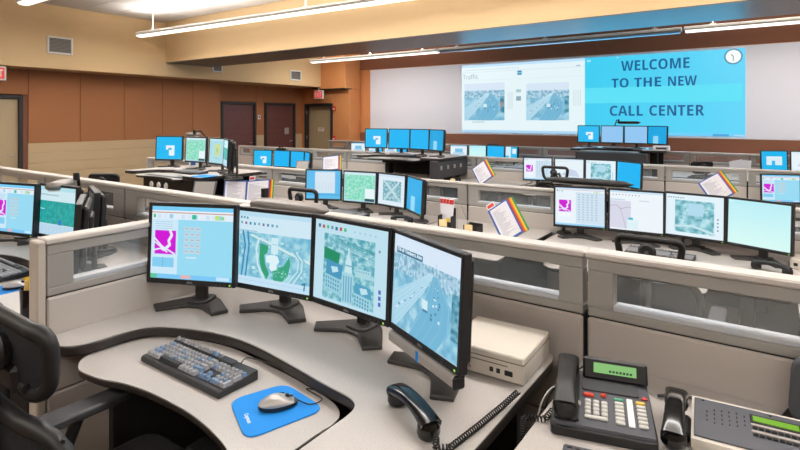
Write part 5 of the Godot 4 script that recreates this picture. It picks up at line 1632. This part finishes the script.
	cable("keyboard_cable", "thin black keyboard cable running under the foreground desk edge", [Vector3(-1.42, 0.915, -1.113), Vector3(-1.43, 0.92, -1.15), Vector3(-1.38, 0.905, -1.185), Vector3(-1.3, 0.895, -1.196)], 0.0022, M.black)
	cable("mouse_cable", "thin black mouse cable looping to the tray's back edge", [Vector3(-1.127, 0.902, -1.085), Vector3(-1.09, 0.893, -1.1), Vector3(-1.085, 0.89, -1.145), Vector3(-1.165, 0.89, -1.16), Vector3(-1.12, 0.889, -1.178)], 0.0018, M.black)
	var hs := thing("telephone_handset", "glossy black handset lying on the foreground desk below the highway screen", "handset", Vector3(-0.765, 0.93, -1.15), -28)
	handset_parts(hs, Transform3D(Basis.from_scale(Vector3(0.98, 1, 1.05)), Vector3.ZERO), true)
	part(hs, "coiled_cord", coil([Vector3(0.12, 0.02, 0.0), Vector3(0.145, 0.012, 0.015), Vector3(0.155, 0.01, -0.02), Vector3(0.07, 0.012, -0.24), Vector3(0.05, 0.025, -0.31)], 0.007, 0.0022, 0.0088), M.black)
	var bx := thing("interface_box", "off-white electronics box with jacks beside the highway monitor", "electronics box", Vector3(-0.722, 0.93, -1.592), 2)
	part(bx, "case", mb().box(Vector3(0, 0.044, 0), Vector3(0.26, 0.08, 0.245), 0.004), M.beige_box)
	part(bx, "lid_seam", mb().box(Vector3(0, 0.064, 0), Vector3(0.2625, 0.0025, 0.2475), 0.0), M.beige_dark)
	for k in 12: part(bx, "vent_slot", mb().box(Vector3(-0.112 + k * 0.006, 0.028, 0.1228), Vector3(0.0025, 0.022, 0.002), 0.0, Basis(Vector3.BACK, 0.5)), M.beige_dark)
	for k in 2: part(bx, "jack", mb().box(Vector3(0.028 + k * 0.022, 0.03, 0.1228), Vector3(0.012, 0.014, 0.003), 0.001), M.black)
	part(bx, "power_socket", mb().box(Vector3(0.083, 0.03, 0.1228), Vector3(0.026, 0.016, 0.004), 0.002), M.black)
	part(bx, "print_line", mb().box(Vector3(0.02, 0.05, 0.1228), Vector3(0.12, 0.003, 0.001), 0.0), M.beige_dark)
	for e in [[-1, -1], [1, -1], [-1, 1], [1, 1]]: part(bx, "foot", mb().box(Vector3(e[0] * 0.11, 0.002, e[1] * 0.1), Vector3(0.02, 0.005, 0.02), 0.001), M.black)
	task_lamp("grey task lamp with long rounded head above the foreground monitors", Vector3(-1.93, 0.93, -1.66), Vector3(-1.72, 1.338, -1.6), 0.46, 3, M.lamp_gray)
	# side desk with phones
	desk_phone()
	console_phone()
	solid("phone_cord", coil([Vector3(-0.47, 0.945, -1.38), Vector3(-0.475, 0.94, -1.34), Vector3(-0.53, 0.93, -1.33), Vector3(-0.545, 0.86, -1.35)], 0.007, 0.002, 0.0088), M.black, "coiled black cord hanging off the side desk beside the grey phone", "cord")
	cable("white_cable", "thin white cable looping over the side desk edge", [Vector3(-0.46, 0.94, -1.42), Vector3(-0.5, 0.95, -1.5), Vector3(-0.52, 0.93, -1.45), Vector3(-0.535, 0.85, -1.42)], 0.0022, M.white)
	cable("black_cable", "thin black cable from the small clip behind the grey phone", [Vector3(-0.455, 0.975, -1.62), Vector3(-0.5, 0.94, -1.58), Vector3(-0.53, 0.9, -1.52), Vector3(-0.54, 0.8, -1.5)], 0.0022, M.black)
	cable("flat_cable", "grey cable lying between the two phones along the partition", [Vector3(-0.255, 0.937, -1.64), Vector3(-0.2, 0.936, -1.68), Vector3(-0.13, 0.936, -1.69), Vector3(-0.08, 0.936, -1.7)], 0.004, M.dark_gray)
	var clip := thing("headset_clip", "small grey headset plug holder with red top behind the grey phone", "holder", Vector3(-0.475, 0.93, -1.56), 10)
	part(clip, "post", mb().box(Vector3(0, 0.03, 0), Vector3(0.02, 0.06, 0.03), 0.004), M.dark_gray)
	part(clip, "body", mb().box(Vector3(0, 0.065, 0), Vector3(0.034, 0.032, 0.05), 0.006), M.slate)
	part(clip, "red_top", mb().box(Vector3(0, 0.083, 0), Vector3(0.026, 0.008, 0.024), 0.003), M.red)
	var fl := thing("button_box", "flat dark grey box cut by the bottom edge before the grey phone", "box", Vector3(-0.345, 0.93, -1.235), 13)
	part(fl, "case", mb().box(Vector3(0, 0.008, 0), Vector3(0.1, 0.016, 0.07), 0.004), M.slate)
	for k in 3: part(fl, "button", mb().box(Vector3(-0.035 + k * 0.018, 0.0175, -0.02), Vector3(0.01, 0.004, 0.006), 0.001), M.dark_gray)
	var sp := thing("desk_speaker", "grey rounded device standing behind the console at the right edge", "device", Vector3(0.1, 0.93, -1.71), -15)
	part(sp, "foot", mb().box(Vector3(-0.01, 0.006, 0), Vector3(0.12, 0.012, 0.08), 0.004), M.black)
	part(sp, "shell", mb(Transform3D(Basis(Vector3.RIGHT, -PI / 2), Vector3(0, 0.012, 0.03))).slab(round_poly([Vector2(-0.055, 0), Vector2(0.055, 0), Vector2(0.05, 0.17), Vector2(-0.045, 0.17)], 0.04), 0.0, 0.06, 0.012, 7), M.slate)
	# beyond the side partition
	keyboard("black keyboard on the tray beyond the side partition", Vector3(-3.42, 0.884, -1.08), 0, false)
	var pad2 := thing("mouse_pad", "blue mouse pad beyond the side partition at the left edge", "mouse pad", Vector3(-3.0, 0.884, -1.02), -10)
	part(pad2, "mat", mb().slab(round_poly([Vector2(-0.12, -0.1), Vector2(0.12, -0.1), Vector2(0.12, 0.1), Vector2(-0.12, 0.1)], 0.03), 0.0, 0.005, 0.0015, 7), M.pad_blue)
	mouse("mouse on the blue pad beyond the side partition", Vector3(-3.02, 0.889, -1.03), -30)
	var cup := thing("pen_cup", "black pen cup with crumpled yellow notes beside the partition end post", "pen cup", Vector3(-2.4, 0.93, -0.87))
	part(cup, "cup", mb().lathe([Vector2(0, 0), Vector2(0.036, 0), Vector2(0.04, 0.12), Vector2(0.036, 0.12), Vector2(0.033, 0.01), Vector2(0, 0.01)], 18), M.black_gloss)
	for k in 4: part(cup, "yellow_note", mb().box(Vector3.ZERO, Vector3(0.05, 0.05, 0.003), 0.0), M.tab_yellow if k % 2 else M.note, Vector3(-0.015 + k * 0.01, 0.13 + 0.01 * (k % 2), -0.012 + k * 0.008), Basis(Vector3.UP, k * 0.9) * Basis(Vector3.BACK, 0.5 - k * 0.3))
	task_lamp("grey wedge task lamp over the teal map monitor", Vector3(-3.85, 0.93, -1.68), Vector3(-3.69, 1.302, -1.5), 0.3, -40, M.lamp_gray)
	task_lamp("dark task lamp over the monitors behind the front partition", Vector3(-1.4, 0.755, -4.4), Vector3(-1.2, 1.205, -4.38), 0.7, 0, M.black)
	task_lamp("small lamp over the raised desk near the brown wall", Vector3(-6.3, 1.055, -4.38), Vector3(-6.5, 1.5, -4.3), 0.3, 175, M.lamp_gray)
	task_lamp("black lamp standing out against the welcome message", Vector3(-2.4, 1.165, -10.62), Vector3(-2.15, 1.64, -10.6), 0.42, 10, M.black)
	task_lamp("black lamp behind the low monitors before the doors", Vector3(-8.0, 0.67, -7.35), Vector3(-8.03, 1.1, -7.3), 0.26, 0, M.black)
	# second row props
	keyboard("black keyboard on the second-row desk under the green map", Vector3(-3.42, 0.755, -3.99), -4, false)
	keyboard("black keyboard just over the front partition cap", Vector3(-0.62, 0.755, -4.04), -3, false)
	for e in [["black handset lying below the blue side-turned screen", Vector3(-2.78, 0.755, -4.0), 10.0], ["black handset lying below the blank pale screen", Vector3(0.02, 0.755, -4.05), -20.0]]:
		var h2 := thing("telephone_handset", e[0], "handset", e[1], e[2])
		handset_parts(h2, Transform3D.IDENTITY, false)
	var rb := thing("interface_box", "small beige box with ports at the right picture edge", "electronics box", Vector3(0.25, 0.755, -4.3), -8)
	part(rb, "case", mb().box(Vector3(0, 0.03, 0), Vector3(0.24, 0.06, 0.2), 0.005), M.beige_box)
	for k in 4: part(rb, "port", mb().box(Vector3(-0.09 + k * 0.04, 0.03, 0.1), Vector3(0.022, 0.02, 0.004), 0.001), M.black)
	binder("large reference binder leaning in the middle, behind the front partition", Vector3(-1.64, 0.755, -3.74), -6, 37, 0.19, 0.29)
	binder("open double reference binder near the second-row raised desk", Vector3(-4.5, 0.755, -3.75), 12, 6, 0.3, 0.28, true)
	binder("reference binder right of the raised desk with ports", Vector3(-3.36, 0.74, -6.85), -6, 38, 0.24, 0.29, false, false)
	binder("small reference binder behind the blank pale screen", Vector3(-0.47, 0.755, -6.75), -6, 36, 0.24, 0.28, false, false)
	binder("reference binder behind the second-row green map monitor", Vector3(-6.42, 0.755, -7.0), 10, 8, 0.34, 0.26, false, false)
	caddy("black desk caddy holding red-headed cards beside the leaning binder", Vector3(-2.3, 0.755, -4.0), 4, true)
	caddy("low black desk caddy with a pale note pad beside the binder", Vector3(-2.01, 0.755, -3.93), -4, false)
	holder("grey copy holder leaning before the raised desk near the wall", Vector3(-5.02, 0.755, -3.42), 30)
	holder("grey copy holder left of the binder before the low desk", Vector3(-6.92, 0.67, -6.75), 20)
	var pp := thing("paper_stack", "small white paper box at the right end of the dark raised desk", "paper", Vector3(-1.5, 1.165, -10.0), 0)
	part(pp, "sheets", mb().box(Vector3(0, 0.04, 0), Vector3(0.24, 0.08, 0.2), 0.004), M.paper)
	part(pp, "print", mb().box(Vector3(0.01, 0.04, 0.101), Vector3(0.16, 0.03, 0.002), 0.0), M.dark_gray)
	keyboard("black keyboard on the raised desk near the brown wall", Vector3(-5.72, 1.055, -3.75), 8, false)
	var pad3 := thing("mouse_pad", "blue mouse pad on the raised desk near the brown wall", "mouse pad", Vector3(-5.3, 1.055, -3.65), 10)
	part(pad3, "mat", mb().slab(round_poly([Vector2(-0.12, -0.1), Vector2(0.12, -0.1), Vector2(0.12, 0.1), Vector2(-0.12, 0.1)], 0.03), 0.0, 0.005, 0.0015, 7), M.pad_blue)
	keyboard("black keyboard on the raised desk beside the display", Vector3(-4.72, 1.125, -6.8), 2, false)
	keyboard("black keyboard on the dark raised desk below the welcome message", Vector3(-2.2, 1.165, -10.05), 0, false)
	caddy("black caddy left of the small binder on the third-row side desk", Vector3(-3.74, 0.755, -6.75), 0, false)
	var nb := thing("tissue_box", "small white box with blue label behind the raised desk near the wall", "box", Vector3(-6.45, 1.055, -4.3), 30)
	part(nb, "carton", mb().box(Vector3(0, 0.05, 0), Vector3(0.12, 0.1, 0.12), 0.004), M.white)
	part(nb, "blue_label", mb().box(Vector3(0, 0.055, 0.0605), Vector3(0.07, 0.06, 0.002), 0.0), M.sleeve_blue)
	var pf := thing("paper_fan", "white papers propped up at the right of the back-row partition", "paper", Vector3(-0.4, 0.755, -10.3), -20)
	for k in 3: part(pf, "sheet", mb().box(Vector3(0, 0.14, 0), Vector3(0.21, 0.28, 0.003), 0.0), M.paper, Vector3(k * 0.03, 0, -k * 0.012), Basis(Vector3.BACK, 0.25 - k * 0.12) * Basis(Vector3.RIGHT, -0.25))
	# chairs
	chair("black mesh chair cut by the lower left corner", Vector3(-1.465, HIGH, -0.75), 0, true, true)
	chair("black chair whose headrest rises over the front partition cap at right", Vector3(-0.52, 0.01, -3.3), 0)
	chair("grey-framed chair headrest over the foreground monitors", Vector3(-3.33, 0.03, -3.5), 3)
	chair("black chair in front of the purple-block screen in the third row", Vector3(-2.17, 0.04, -6.7), 0)
	chair("black chair seen over the front partition by the pale wainscot", Vector3(-6.2, 0.02, -3.1), 35, true, true)
	chair("black chair in the back row behind the blank pale screen", Vector3(-0.95, LOW, -9.1), 40, true, true)
	chair("black chair at the foot of the display wall", Vector3(-5.55, LOW, -11.7), 180, true)
	chair("low chair pulled up to the raised desk beside the display", Vector3(-4.75, LOW, -5.7), 0, false)

func holder(label: String, at: Vector3, yaw: float) -> void:
	var o := thing("copy_holder", label, "copy holder", at, yaw)
	var lean := Basis(Vector3.RIGHT, -0.4)
	part(o, "foot", mb().box(Vector3(0, 0.01, -0.05), Vector3(0.24, 0.02, 0.16), 0.005), M.black)
	part(o, "board", mb().box(Vector3(0, 0.14, 0), Vector3(0.26, 0.27, 0.008), 0.003), M.slate, Vector3(0, 0.02, 0), lean)
	part(o, "page", mb().box(Vector3(0, 0.145, 0.0055), Vector3(0.22, 0.24, 0.003), 0.0), M.fixture_band, Vector3(0, 0.02, 0), lean)
	part(o, "ledge", mb().box(Vector3(0, 0.01, 0.016), Vector3(0.26, 0.012, 0.03), 0.003), M.slate, Vector3(0, 0.02, 0), lean)
